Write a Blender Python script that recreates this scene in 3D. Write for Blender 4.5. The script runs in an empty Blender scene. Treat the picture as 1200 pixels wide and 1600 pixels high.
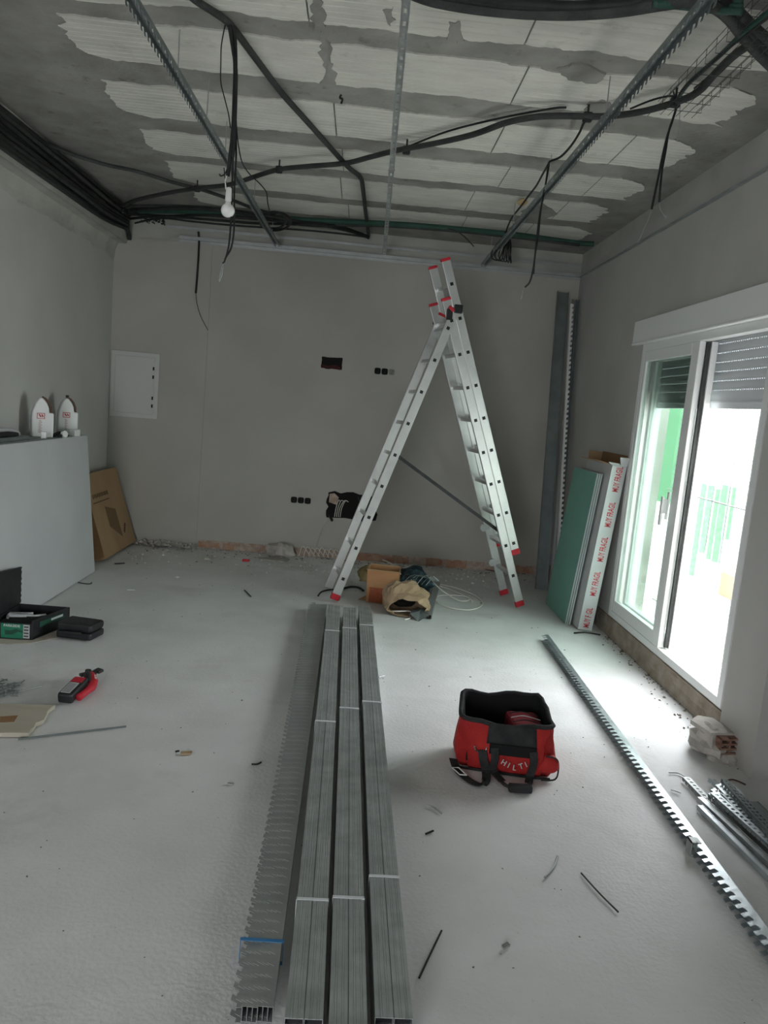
import bpy, math, random
from mathutils import Vector, Matrix, noise
random.seed(7)
C = bpy.context.scene.collection
V = Vector
# ------------------------------------------------------------------ camera
CH = 1.65
F, PITCH, YAW, ROLL = 1188.28, -0.136808, -0.0425201, 0.0879298
def cam_axes():
    cy, sy = math.cos(YAW), math.sin(YAW); cp, sp = math.cos(PITCH), math.sin(PITCH)
    cr, sr = math.cos(ROLL), math.sin(ROLL)
    f = V((-sy*cp, cy*cp, sp)); r = V((cy, sy, 0)); u = r.cross(f)
    return cr*r+sr*u, -sr*r+cr*u, f
RT, UP, FW = cam_axes()
cd = bpy.data.cameras.new('camera'); cam = bpy.data.objects.new('camera', cd); C.objects.link(cam)
m = Matrix((RT, UP, -FW)).transposed().to_4x4(); m.translation = V((0, 0, CH)); cam.matrix_world = m
cd.sensor_fit = 'HORIZONTAL'; cd.sensor_width = 36; cd.lens = 36*F/1200; cd.clip_start = .05
bpy.context.scene.camera = cam
# survey helper: the point of the real plane axis=val that a ray from the camera station meets
def at(u, v, ax, val):
    d = (u-600)/F*RT - (v-800)/F*UP + FW
    o = V((0, 0, CH)); return o + d*((val-o[ax])/d[ax])
# ------------------------------------------------------------------ light
sc = bpy.context.scene
sc.view_settings.view_transform = 'Standard'; sc.view_settings.look = 'None'
sc.view_settings.gamma = 1; sc.view_settings.use_curve_mapping = False
sc.view_settings.exposure = 0.5
w = bpy.data.worlds.new('overcast'); sc.world = w; w.use_nodes = True
w.node_tree.nodes['Background'].inputs[0].default_value = (.97, 1.0, 1.03, 1)
w.node_tree.nodes['Background'].inputs[1].default_value = 10.0
def portal(name, loc, rot, sx, sy):
    l = bpy.data.lights.new(name, 'AREA'); l.shape = 'RECTANGLE'; l.size = sx; l.size_y = sy
    l.cycles.is_portal = True
    o = bpy.data.objects.new(name, l); o.location = loc; o.rotation_euler = rot; C.objects.link(o)
portal('window_portal', (2.45, 4.95, 1.2), (0, math.radians(90), 0), 2.2, 2.1)
portal('rear_portal', (-1.35, -2.45, 1.15), (math.radians(90), 0, 0), 1.5, 1.9)
# ------------------------------------------------------------------ materials
def mat(name, col, rough=.8, metal=0, col2=None, nscale=8, bump=0, bscale=60, spec=.3, detail=6, lo=.35, hi=.65, stretch=None):
    m = bpy.data.materials.new(name); m.use_nodes = True; nt = m.node_tree; b = nt.nodes['Principled BSDF']
    b.inputs['Base Color'].default_value = (*col, 1); b.inputs['Roughness'].default_value = rough
    b.inputs['Metallic'].default_value = metal; b.inputs['Specular IOR Level'].default_value = spec
    tc = nt.nodes.new('ShaderNodeTexCoord'); mp = nt.nodes.new('ShaderNodeMapping')
    nt.links.new(tc.outputs['Object'], mp.inputs[0])
    if stretch: mp.inputs['Scale'].default_value = stretch
    if col2:
        n = nt.nodes.new('ShaderNodeTexNoise'); n.inputs['Scale'].default_value = nscale; n.inputs['Detail'].default_value = detail
        r = nt.nodes.new('ShaderNodeValToRGB'); e = r.color_ramp.elements
        e[0].position = lo; e[1].position = hi; e[0].color = (*col, 1); e[1].color = (*col2, 1)
        nt.links.new(mp.outputs[0], n.inputs['Vector']); nt.links.new(n.outputs[0], r.inputs[0]); nt.links.new(r.outputs[0], b.inputs['Base Color'])
    if bump:
        n = nt.nodes.new('ShaderNodeTexNoise'); n.inputs['Scale'].default_value = bscale; n.inputs['Detail'].default_value = 8
        bp = nt.nodes.new('ShaderNodeBump'); bp.inputs['Strength'].default_value = bump; bp.inputs['Distance'].default_value = .01
        nt.links.new(mp.outputs[0], n.inputs['Vector']); nt.links.new(n.outputs[0], bp.inputs['Height']); nt.links.new(bp.outputs[0], b.inputs['Normal'])
    return m
def mixstain(m, col, scale, lo, hi, zaxis=None):
    """add a second noise-shaped stain over a material's colour"""
    nt = m.node_tree; b = nt.nodes['Principled BSDF']
    src = b.inputs['Base Color'].links[0].from_socket if b.inputs['Base Color'].links else None
    tc = nt.nodes.new('ShaderNodeTexCoord'); n = nt.nodes.new('ShaderNodeTexNoise'); n.inputs['Scale'].default_value = scale; n.inputs['Detail'].default_value = 9
    n.inputs['Roughness'].default_value = .65
    mr = nt.nodes.new('ShaderNodeMapRange'); mr.inputs[1].default_value = lo; mr.inputs[2].default_value = hi
    mx = nt.nodes.new('ShaderNodeMix'); mx.data_type = 'RGBA'
    nt.links.new(tc.outputs['Object'], n.inputs['Vector']); nt.links.new(n.outputs[0], mr.inputs[0]); nt.links.new(mr.outputs[0], mx.inputs[0])
    if src: nt.links.new(src, mx.inputs[6])
    else: mx.inputs[6].default_value = b.inputs['Base Color'].default_value
    mx.inputs[7].default_value = (*col, 1); nt.links.new(mx.outputs[2], b.inputs['Base Color'])
    return m
def ramp_edge(m, col, axis, pos, amp, nscale, width=.02, sign=1):
    """another coating beyond an irregular line (object coordinate 'axis' past pos)"""
    nt = m.node_tree; b = nt.nodes['Principled BSDF']; L = nt.links.new
    src = b.inputs['Base Color'].links[0].from_socket
    tc = nt.nodes.new('ShaderNodeTexCoord'); sp = nt.nodes.new('ShaderNodeSeparateXYZ'); L(tc.outputs['Object'], sp.inputs[0])
    n = nt.nodes.new('ShaderNodeTexNoise'); n.inputs['Scale'].default_value = nscale; n.inputs['Detail'].default_value = 5; L(tc.outputs['Object'], n.inputs['Vector'])
    ma = nt.nodes.new('ShaderNodeMath'); ma.operation = 'MULTIPLY_ADD'; L(n.outputs[0], ma.inputs[0]); ma.inputs[1].default_value = amp; L(sp.outputs[axis], ma.inputs[2])
    mr = nt.nodes.new('ShaderNodeMapRange'); L(ma.outputs[0], mr.inputs[0]); mr.inputs[1].default_value = pos+amp*.5-width*sign; mr.inputs[2].default_value = pos+amp*.5+width*sign
    n2 = nt.nodes.new('ShaderNodeTexNoise'); n2.inputs['Scale'].default_value = 3; n2.inputs['Detail'].default_value = 8; L(tc.outputs['Object'], n2.inputs['Vector'])
    cr = nt.nodes.new('ShaderNodeValToRGB'); cr.color_ramp.elements[0].position = .35; cr.color_ramp.elements[1].position = .68
    cr.color_ramp.elements[0].color = (*[c*.88 for c in col], 1); cr.color_ramp.elements[1].color = (*[min(1, c*1.08) for c in col], 1); L(n2.outputs[0], cr.inputs[0])
    mx = nt.nodes.new('ShaderNodeMix'); mx.data_type = 'RGBA'; L(mr.outputs[0], mx.inputs[0]); L(src, mx.inputs[6]); L(cr.outputs[0], mx.inputs[7]); L(mx.outputs[2], b.inputs['Base Color'])
    return m
M = {}
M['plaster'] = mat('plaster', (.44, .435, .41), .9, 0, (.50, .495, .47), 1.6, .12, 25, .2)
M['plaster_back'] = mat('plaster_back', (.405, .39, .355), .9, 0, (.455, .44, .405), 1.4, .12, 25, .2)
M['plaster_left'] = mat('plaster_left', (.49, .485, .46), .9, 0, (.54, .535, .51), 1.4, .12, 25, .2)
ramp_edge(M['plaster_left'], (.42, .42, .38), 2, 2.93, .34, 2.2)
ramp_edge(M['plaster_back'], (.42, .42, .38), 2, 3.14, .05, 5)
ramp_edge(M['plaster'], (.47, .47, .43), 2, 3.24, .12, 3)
M['raw'] = mat('raw_mortar', (.40, .40, .36), .95, 0, (.50, .49, .45), 2.5, .4, 30, .1)
mixstain(M['raw'], (.30, .30, .28), 1.6, .56, .75)
M['mortar'] = mat('ceiling_mortar', (.25, .245, .225), .95, 0, (.35, .34, .315), 4, .5, 35, .1)
mixstain(M['mortar'], (.2, .19, .18), 9, .60, .72)
M['infill'] = mat('ceiling_infill', (.68, .67, .61), .9, 0, (.59, .58, .53), 3, .2, 50, .1, stretch=(1, 3, 1))
mixstain(M['infill'], (.42, .41, .37), 5, .60, .78)
M['floor'] = mat('floor_screed', (.76, .765, .76), .5, 0, (.67, .672, .662), 2.2, .24, 60, .45, detail=9)
mixstain(M['floor'], (.74, .74, .73), 5, .52, .72); mixstain(M['floor'], (.50, .49, .47), 70, .62, .78); mixstain(M['floor'], (.46, .44, .41), .9, .56, .78)
M['brick'] = mat('brick', (.36, .185, .12), .95, 0, (.46, .31, .23), 14, .6, 60, .1)
M['mortar_brown'] = mat('mortar_brown', (.26, .215, .17), .95, 0, (.36, .31, .26), 9, .8, 30, .1)
M['pink'] = mat('brick_mortar', (.36, .26, .20), .95, 0, (.50, .42, .36), 20, .8, 60, .1)
M['white_pvc'] = mat('white_pvc', (.80, .81, .80), .35, 0, None, spec=.5)
M['shutter'] = mat('shutter', (.62, .64, .66), .4, 0, None, spec=.5)
M['board_white'] = mat('board_paper', (.50, .515, .52), .8, 0, (.54, .555, .555), 2, spec=.2)
M['panel_paint'] = mat('panel_paint', (.54, .54, .52), .5, spec=.4)
M['board_core'] = mat('board_core', (.30, .36, .34), .9, 0, (.42, .46, .44), 30)
M['board_green'] = mat('board_green', (.17, .36, .30), .85, 0, (.19, .39, .32), 5, .1, 80)
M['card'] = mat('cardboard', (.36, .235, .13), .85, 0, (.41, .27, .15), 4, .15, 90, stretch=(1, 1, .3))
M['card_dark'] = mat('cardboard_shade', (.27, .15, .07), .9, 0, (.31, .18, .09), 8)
M['card_print'] = mat('cardboard_print', (.13, .085, .045), .9)
M['paper'] = mat('kraft_paper', (.35, .25, .155), .8, 0, (.41, .30, .19), 9, .6, 14)
M['galv'] = mat('galvanised', (.44, .47, .47), .42, .75, (.56, .59, .59), 14, .15, 40, .5)
M['galv_dull'] = mat('galvanised_dull', (.38, .40, .395), .5, .65, (.44, .46, .455), 9, .1, 40, .5)
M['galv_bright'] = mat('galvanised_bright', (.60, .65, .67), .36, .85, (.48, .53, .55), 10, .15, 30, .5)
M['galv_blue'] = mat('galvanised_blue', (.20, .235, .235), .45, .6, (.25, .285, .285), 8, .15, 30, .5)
M['alu'] = mat('aluminium', (.58, .59, .585), .38, .75, (.67, .68, .67), 6, .05, 80, .5)
M['black'] = mat('black_plastic', (.010, .011, .012), .5, 0, (.018, .019, .021), 20, spec=.4)
M['cable'] = mat('cable_black', (.012, .013, .013), .6, 0, (.024, .026, .025), 12)
M['conduit'] = mat('conduit_grey', (.032, .034, .033), .65, 0, (.055, .058, .056), 8, .5, 90)
M['conduit_green'] = mat('conduit_green', (.022, .07, .05), .6, 0, (.035, .085, .065), 8, .5, 90)
M['red'] = mat('red_plastic', (.50, .02, .035), .5, spec=.4)
M['red_cloth'] = mat('red_cloth', (.33, .016, .016), .75, 0, (.43, .025, .022), 12, .4, 120)
M['black_cloth'] = mat('black_cloth', (.018, .018, .019), .85, 0, (.034, .034, .035), 14, .4, 140)
M['lining'] = mat('bag_lining', (.010, .010, .011), .95)
M['green_plastic'] = mat('green_plastic', (.02, .22, .12), .5, 0, (.02, .17, .10), 30)
M['green_dark'] = mat('green_dark', (.02, .08, .05), .5)
M['white_print'] = mat('white_print', (.72, .72, .70), .7)
M['grey_print'] = mat('grey_print', (.48, .50, .50), .7)
M['red_print'] = mat('red_print', (.52, .035, .04), .7)
M['jug'] = mat('jug_white', (.78, .79, .78), .45, spec=.5)
M['strap_brown'] = mat('strap_brown', (.12, .065, .045), .7)
M['orange_card'] = mat('orange_tub', (.40, .19, .08), .5, 0, (.46, .25, .12), 5)
M['orange_print'] = mat('orange_tub_print', (.34, .095, .035), .6, 0, (.27, .06, .02), 40)
M['olive'] = mat('olive_cloth', (.20, .15, .06), .9, 0, (.30, .24, .12), 15, .5, 50)
M['blue_sack'] = mat('blue_black_sack', (.010, .022, .03), .35, 0, (.06, .14, .17), 24, .8, 30, lo=.5, hi=.75)
M['white_cable'] = mat('white_cable', (.72, .70, .64), .5)
M['wood'] = mat('raw_board', (.44, .40, .32), .9, 0, (.52, .48, .40), 4, .2, 60, stretch=(.3, 2, 1))
M['steel'] = mat('steel', (.6, .6, .6), .25, 1)
M['dark_hole'] = mat('dark_hole', (.012, .011, .011), .95)
M['blue_tape'] = mat('blue_tape', (.06, .22, .45), .5)
M['clear_tape'] = mat('tape', (.72, .75, .76), .3, spec=.6)
M['terrace'] = mat('terrace_tile', (.80, .78, .74), .8, 0, (.70, .68, .64), 3)
M['outwall'] = mat('outside_wall', (.86, .86, .83), .9)
M['net'] = mat('green_net', (.09, .21, .115), .8, 0, (.12, .26, .15), 20)
M['clay'] = mat('clay_pot', (.36, .19, .11), .8)
M['plaster_chunk'] = mat('plaster_chunk', (.38, .355, .315), .95, 0, (.50, .47, .43), 12, .7, 30)
M['debris'] = mat('debris', (.10, .085, .07), .95, 0, (.26, .22, .18), 60)
M['debris_white'] = mat('debris_white', (.74, .74, .72), .95)
M['ochre'] = mat('foam_ochre', (.62, .46, .24), .9)
def glassmat():
    m = bpy.data.materials.new('window_glass'); m.use_nodes = True; nt = m.node_tree; nt.nodes.clear(); L = nt.links.new
    o = nt.nodes.new('ShaderNodeOutputMaterial'); t = nt.nodes.new('ShaderNodeBsdfTransparent'); g = nt.nodes.new('ShaderNodeBsdfGlossy')
    t.inputs[0].default_value = (.755, .805, .78, 1); g.inputs['Roughness'].default_value = .02
    fr = nt.nodes.new('ShaderNodeMath'); fr.operation = 'POWER'; lw = nt.nodes.new('ShaderNodeLayerWeight'); lw.inputs[0].default_value = .5
    ad = nt.nodes.new('ShaderNodeMath'); ad.operation = 'MULTIPLY_ADD'; ad.inputs[1].default_value = .5; ad.inputs[2].default_value = .03
    L(lw.outputs['Facing'], fr.inputs[0]); fr.inputs[1].default_value = 5; L(fr.outputs[0], ad.inputs[0]); fr = ad; mx = nt.nodes.new('ShaderNodeMixShader')
    L(fr.outputs[0], mx.inputs[0]); L(t.outputs[0], mx.inputs[1]); L(g.outputs[0], mx.inputs[2]); L(mx.outputs[0], o.inputs[0]); return m
M['glass'] = glassmat()
def bulbmat():
    m = mat('bulb_glass', (.80, .80, .78), .25, spec=.5); return m
M['bulb'] = bulbmat()
# ------------------------------------------------------------------ mesh helpers
class MB:
    def __init__(s): s.v = []; s.f = []
    def add(s, vs, fs):
        n = len(s.v); s.v += [V(a) for a in vs]; s.f += [[i+n for i in q] for q in fs]; return s
    def boxmm(s, a, b, mx=None):
        (x0, y0, z0), (x1, y1, z1) = a, b
        vs = [V(p) for p in ((x0,y0,z0),(x1,y0,z0),(x1,y1,z0),(x0,y1,z0),(x0,y0,z1),(x1,y0,z1),(x1,y1,z1),(x0,y1,z1))]
        if mx: vs = [mx @ p for p in vs]
        return s.add(vs, [(3,2,1,0),(4,5,6,7),(0,1,5,4),(1,2,6,5),(2,3,7,6),(3,0,4,7)])
    def box(s, c, d, mx=None):
        return s.boxmm([c[i]-d[i]/2 for i in range(3)], [c[i]+d[i]/2 for i in range(3)], mx)
    def prism(s, pts, z0, z1, mx=None):
        n = len(pts); vs = [V((p[0], p[1], z0)) for p in pts]+[V((p[0], p[1], z1)) for p in pts]
        if mx: vs = [mx @ p for p in vs]
        return s.add(vs, [list(range(n))[::-1], list(range(n, 2*n))]+[(i, (i+1) % n, n+(i+1) % n, n+i) for i in range(n)])
    def bar(s, p, q, wu, wv, up=(0, 0, 1)):
        p, q = V(p), V(q); d = (q-p); L = d.length; d.normalize(); u = V(up); x = d.cross(u)
        if x.length < 1e-4: x = d.cross(V((1, 0, 0)))
        x.normalize(); y = x.cross(d)
        mx = Matrix((x, d, y)).transposed().to_4x4(); mx.translation = p
        return s.boxmm((-wu/2, 0, -wv/2), (wu/2, L, wv/2), mx)
    def tube(s, pts, r, n=8, cap=True, squash=1.0):
        pts = [V(p) for p in pts]; rs = r if isinstance(r, (list, tuple)) else [r]*len(pts)
        rings = []; px = None
        for i, p in enumerate(pts):
            d = (pts[min(i+1, len(pts)-1)]-pts[max(i-1, 0)])
            if d.length < 1e-9: d = V((0, 0, 1))
            d.normalize()
            if px is None:
                px = d.cross(V((0, 0, 1)));
                if px.length < .05: px = d.cross(V((0, 1, 0)))
            px = px - d*px.dot(d); px.normalize(); py = d.cross(px)
            rings.append([p+(px*math.cos(2*math.pi*k/n)+py*math.sin(2*math.pi*k/n)*squash)*rs[i] for k in range(n)])
        vs = [q for ring in rings for q in ring]
        fs = [(i*n+k, i*n+(k+1) % n, (i+1)*n+(k+1) % n, (i+1)*n+k) for i in range(len(pts)-1) for k in range(n)]
        if cap: fs += [list(range(n))[::-1], [(len(pts)-1)*n+k for k in range(n)]]
        return s.add(vs, fs)
    def ribbon(s, pts, wdir, wid, th):
        pts = [V(p) for p in pts]; vs = []
        for i, p in enumerate(pts):
            d = (pts[min(i+1, len(pts)-1)]-pts[max(i-1, 0)]).normalized(); wd = V(wdir[i] if isinstance(wdir, list) else wdir); wd = (wd-d*wd.dot(d)).normalized(); nn = d.cross(wd)
            vs += [p+wd*wid/2+nn*th/2, p-wd*wid/2+nn*th/2, p-wd*wid/2-nn*th/2, p+wd*wid/2-nn*th/2]
        fs = [(i*4+k, i*4+(k+1) % 4, i*4+4+(k+1) % 4, i*4+4+k) for i in range(len(pts)-1) for k in range(4)]+[(3, 2, 1, 0), tuple((len(pts)-1)*4+k for k in range(4))]
        return s.add(vs, fs)
    def lathe(s, prof, c, n=20, axis=None):
        q = axis.to_track_quat('Z', 'Y').to_matrix().to_4x4() if axis else Matrix(); q.translation = V(c)
        vs = [q @ V((r*math.cos(2*math.pi*k/n), r*math.sin(2*math.pi*k/n), z)) for r, z in prof for k in range(n)]
        fs = [(i*n+k, i*n+(k+1) % n, (i+1)*n+(k+1) % n, (i+1)*n+k) for i in range(len(prof)-1) for k in range(n)]
        fs += [list(range(n))[::-1], [(len(prof)-1)*n+k for k in range(n)]]
        return s.add(vs, fs)
    def blob(s, c, r, seed=0, amp=.25, n=10, mx=None, sq=(1, 1, 1), flat=False):
        vs = []; rows = n//2+1
        for i in range(rows+1):
            th = math.pi*i/rows
            for k in range(n):
                ph = 2*math.pi*k/n; d = V((math.sin(th)*math.cos(ph), math.sin(th)*math.sin(ph), math.cos(th)))
                e = 1+amp*noise.noise(d*1.7+V((seed*3.1, seed, 0)))
                p = V((d.x*r*sq[0]*e, d.y*r*sq[1]*e, d.z*r*sq[2]*e))
                if flat: p.z = max(p.z, -r*sq[2]*.35)
                vs.append(V(c)+(mx @ p if mx else p))
        fs = [(i*n+k, (i+1)*n+k, (i+1)*n+(k+1) % n, i*n+(k+1) % n) for i in range(rows) for k in range(n)]
        return s.add(vs, fs)
def build(mb, name, material, parent=None, base=None, smooth=False, bevel=0, label=None, mesh=None):
    """link the collected geometry (world coordinates) as ONE object"""
    o = bpy.data.objects.new(name, None if False else bpy.data.meshes.new(name))
    off = V(parent['_b']) if parent else (V(base) if base else V((0, 0, 0)))
    me = o.data; me.from_pydata([p-off for p in mb.v], [], mb.f); me.validate(); me.update()
    me.materials.append(material)
    if smooth:
        for p in me.polygons: p.use_smooth = True
    C.objects.link(o)
    if parent: o.parent = parent; o['_b'] = parent['_b']
    else: o.location = off; o['_b'] = list(off)
    if bevel:
        b = o.modifiers.new('bevel', 'BEVEL'); b.width = bevel; b.segments = 2; b.limit_method = 'ANGLE'
    if label: o['label'] = label
    return o
def thing(name, label, cat, base, group=None):
    o = bpy.data.objects.new(name, None); C.objects.link(o); o.location = V(base); o['_b'] = list(V(base))
    o['label'] = label; o['category'] = cat; o.empty_display_size = .05
    if group: o['group'] = group
    return o
def tag(o, label, cat, group=None):
    o['label'] = label; o['category'] = cat
    if group: o['group'] = group
    return o
def struct(mb, name, material, parent=None, smooth=False, bevel=0):
    o = build(mb, name, material, parent, smooth=smooth, bevel=bevel)
    if not parent: o['kind'] = 'structure'
    return o
def spline(pts, k=5):
    pts = [V(p) for p in pts]; P = [pts[0]]+pts+[pts[-1]]; out = []
    for i in range(1, len(P)-2):
        for j in range(k):
            t = j/k; a, b, c, d = P[i-1], P[i], P[i+1], P[i+2]
            out.append(.5*((2*b)+(c-a)*t+(2*a-5*b+4*c-d)*t*t+(3*b-a-3*c+d)*t*t*t))
    return out+[pts[-1]]
def basis(o, x, y, z):
    m = Matrix((V(x), V(y), V(z))).transposed().to_4x4(); m.translation = V(o); return m
def text(s, size, mx, material, parent, name='lettering', depth=.0008, sx=1.0):
    cu = bpy.data.curves.new(name, 'FONT'); cu.body = s; cu.size = size; cu.extrude = depth; cu.align_x = 'CENTER'; cu.align_y = 'CENTER'; cu.resolution_u = 2; cu.offset = size*.009
    t = bpy.data.objects.new('tmp', cu); C.objects.link(t); dg = bpy.context.evaluated_depsgraph_get(); dg.update()
    me = bpy.data.meshes.new_from_object(t.evaluated_get(dg)); bpy.data.objects.remove(t)
    mb = MB(); mb.add([mx @ V((v.co.x*sx, v.co.y, v.co.z)) for v in me.vertices], [list(p.vertices) for p in me.polygons])
    bpy.data.meshes.remove(me)
    return build(mb, name, material, parent)
# ------------------------------------------------------------------ the room
XR, XL, YB, ZT, ZC, YR = 2.147, -2.596, 8.034, 3.142, 3.374, -2.4
WY0, WY1, WZ0, WZ1 = 3.99, 5.93, .15, 2.30       # window opening
DY0, DY1 = 1.2, 3.47                              # dim doorway nearer the camera
TH = .26
def roughgrid(x0, x1, y0, y1, nx, ny, f):
    mb = MB(); vs = [f(x0+(x1-x0)*i/nx, y0+(y1-y0)*j/ny) for j in range(ny+1) for i in range(nx+1)]
    mb.add(vs, [(j*(nx+1)+i, j*(nx+1)+i+1, (j+1)*(nx+1)+i+1, (j+1)*(nx+1)+i) for j in range(ny) for i in range(nx)]); return mb
def fz(x, y):
    return .003*noise.noise(V((x*2, y*2, 0)))+.0015*noise.noise(V((x*11, y*11, 3)))-.003
fl = roughgrid(XL, XR+TH, YR, YB, 90, 170, lambda x, y: V((x, y, fz(x, y)))); fl.boxmm((XL-.3, YR-.3, -.25), (XR+TH, YB+.3, -.02))
struct(fl, 'floor', M['floor'], smooth=False)
struct(MB().boxmm((XL-.3, YR-.3, ZC), (XR+TH, YB+.3, ZC+.25)), 'ceiling', M['mortar'])
ceil = bpy.data.objects['ceiling']
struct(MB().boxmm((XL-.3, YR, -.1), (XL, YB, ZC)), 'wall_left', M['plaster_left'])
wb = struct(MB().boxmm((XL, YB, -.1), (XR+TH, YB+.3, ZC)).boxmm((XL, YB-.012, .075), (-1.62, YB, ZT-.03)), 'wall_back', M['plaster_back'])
wr = MB()
wr.boxmm((XR, WY1, -.02), (XR+TH, YB, ZC)).boxmm((XR, WY0, -.02), (XR+TH, WY1, WZ0)).boxmm((XR, WY0, WZ1), (XR+TH, WY1, ZC))
wr.boxmm((XR, DY1, -.02), (XR+TH, WY0, ZC)).boxmm((XR, DY0, 2.2), (XR+TH, DY1, ZC)).boxmm((XR, YR, -.02), (XR+TH, DY0, ZC))
wr.boxmm((2.06, DY1, -.02), (XR, 3.83, ZC))
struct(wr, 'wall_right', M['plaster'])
# rear wall (behind the camera); its opening is added to supply the foreground daylight
rw = MB(); RX0, RX1, RZ1 = -2.1, -.6, 2.1
rw.boxmm((XL, YR-.2, -.02), (RX0, YR, ZC)).boxmm((RX1, YR-.2, -.02), (XR+TH, YR, ZC)).boxmm((RX0, YR-.2, RZ1), (RX1, YR, ZC)).boxmm((RX0, YR-.2, -.02), (RX1, YR, .2))
struct(rw, 'wall_rear', M['plaster'])
# side room behind the doorway
sd = MB().boxmm((XR+TH+1.2, DY0-.3, 0), (XR+TH+1.3, DY1+.3, 2.5)).boxmm((XR+TH, DY0-.4, 0), (XR+TH+1.3, DY0-.3, 2.5)).boxmm((XR+TH, DY1+.3, 0), (XR+TH+1.3, DY1+.4, 2.5)).boxmm((XR+TH, DY0-.4, 2.5), (XR+TH+1.3, DY1+.4, 2.6)).boxmm((XR+TH, DY0-.4, -.1), (XR+TH+1.3, DY1+.4, 0))
struct(sd, 'wall_side_room', M['plaster'])
struct(MB().boxmm((XR+.06, DY1-.07, 0), (XR+.12, DY1-.001, .26)).boxmm((XR+.20, DY1-.03, 0), (XR+.25, DY1-.001, 2.2)), 'door_1', M['conduit'])
# downstand beam along the left wall
struct(roughgrid(0, 1, 0, 1, 2, 2, lambda a, b: V((XL+.001+.12*a, YR+(YB-YR)*b, 3.045))).boxmm((XL, YR, 3.05), (XL+.125, YB, ZC)), 'beam_left', M['raw'])
# raw mortar lip where the plaster stops, left
lip = roughgrid(YR, YB, 0, 1, 120, 6, lambda y, t: V((XL+.002+.035*t*t+.006*noise.noise(V((y*6, t*4, 1))), y, 2.90+.05*noise.noise(V((y*1.3, 0, 5)))+.02*noise.noise(V((y*7, 0, 5)))+t*(3.06-2.90))))
struct(lip, 'trim_1', M['raw'])
# ---- ceiling: ribbed infill blocks between mortar bands
bands = [(2.55, 2.86), (3.17, 3.30), (3.79, 3.985), (4.45, 4.74), (5.27, 5.54), (6.02, 6.22), (6.77, 7.00), (7.45, 7.75)]
seams = [[-.42, .58, 1.52], [-.38, .62, 1.5], [-.30, .69, 1.45], [-.30, .72, 1.5], [-.27, .9, 1.55], [-.3, .75, 1.5], [-.25, .8, 1.4], [-.3, .8]]
for r in range(len(bands)-1):
    ya, yb = bands[r][1], bands[r+1][0]
    xs0 = -1.66+random.uniform(-.05, .05); xs1 = 1.93+random.uniform(-.06, .06)
    cuts = [xs0]+[s for s in seams[r] if s < xs1-.2]+[xs1]
    for ci in range(len(cuts)-1):
        a, b = cuts[ci]+(.004 if ci else 0), cuts[ci+1]-(.004 if ci < len(cuts)-2 else 0)
        nx = max(6, int((b-a)/.018)); nr = int((yb-ya+.04)/.05)+1
        ylist = []
        for k in range(nr+1):
            y = ya-.03+(yb-ya+.06)*k/nr
            ylist += [(y-.004, 0), (y, 1), (y+.004, 0)]
        mb = MB(); vs = []
        for yy, g in ylist:
            for i in range(nx+1):
                x = a+(b-a)*i/nx
                lo = ya+.05*noise.noise(V((x*1.8, r*7, 0)))+.025*noise.noise(V((x*9, r*7, 2)))+.010*noise.noise(V((x*34, r*7, 8)))
                hi = yb+.05*noise.noise(V((x*1.8, r*7, 9)))+.025*noise.noise(V((x*9, r*7, 12)))+.010*noise.noise(V((x*34, r*7, 3)))
                y = min(max(yy, lo), hi)
                f_ = min(1, max(0, (y-ya)/(yb-ya))); e_ = abs(2*f_-1)**4
                jl = .045*noise.noise(V((y*16, r, 1)))+.03*noise.noise(V((y*45, r, 2))); jr = .06*noise.noise(V((y*18, r, 5)))+.04*noise.noise(V((y*50, r, 6)))
                x = min(max(x, xs0+.20*e_*f_+.06*(1-f_)+jl), xs1-.22*e_*(1-f_)-.05*f_+jr)
                vs.append(V((x, y, ZC-.007+(.004 if g else 0))))
        ny = len(ylist)
        mb.add(vs, [((j+1)*(nx+1)+i, (j+1)*(nx+1)+i+1, j*(nx+1)+i+1, j*(nx+1)+i) for j in range(ny-1) for i in range(nx)])
        # skirt so each piece has thickness
        for j in (0, ny-1):
            base = len(mb.v); row = [vs[j*(nx+1)+i] for i in range(nx+1)]
            mb.add(row+[V((p.x, p.y, ZC+.001)) for p in row], [(i, i+1, nx+2+i, nx+1+i) for i in range(nx)])
        build(mb, 'infill_block', M['infill'], ceil)
# trowelled mortar smears across some of the joints
for i, o_ in enumerate(([(486, 4), (500, -2), (507, 22), (505, 48), (492, 50), (488, 30)], [(503, 62), (518, 70), (515, 95), (527, 122), (524, 142), (500, 138), (507, 108), (500, 84)],
          [(700, 38), (718, 33), (722, 64), (712, 70), (698, 62)], [(914, 172), (922, 160), (944, 156), (957, 166), (948, 182), (925, 184)], [(600, 18), (612, 12), (616, 30), (606, 42)], [(870, 108), (905, 100), (950, 118), (930, 132), (890, 124)], [(812, 330), (850, 318), (872, 335), (840, 345)])):
    rr_ = random.Random(i); P_ = [at(u, v, 2, ZC-.010) for u, v in o_]; Q_ = []
    for j in range(len(P_)):
        a_, b_ = P_[j], P_[(j+1) % len(P_)]
        for q in range(4): Q_.append(a_.lerp(b_, q/4)+V((rr_.uniform(-.012, .012), rr_.uniform(-.012, .012), 0)))
    build(MB().prism([(p.x, p.y) for p in Q_][::-1], ZC-.0105, ZC+.001), 'mortar_smear', M['mortar'], ceil)
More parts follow.
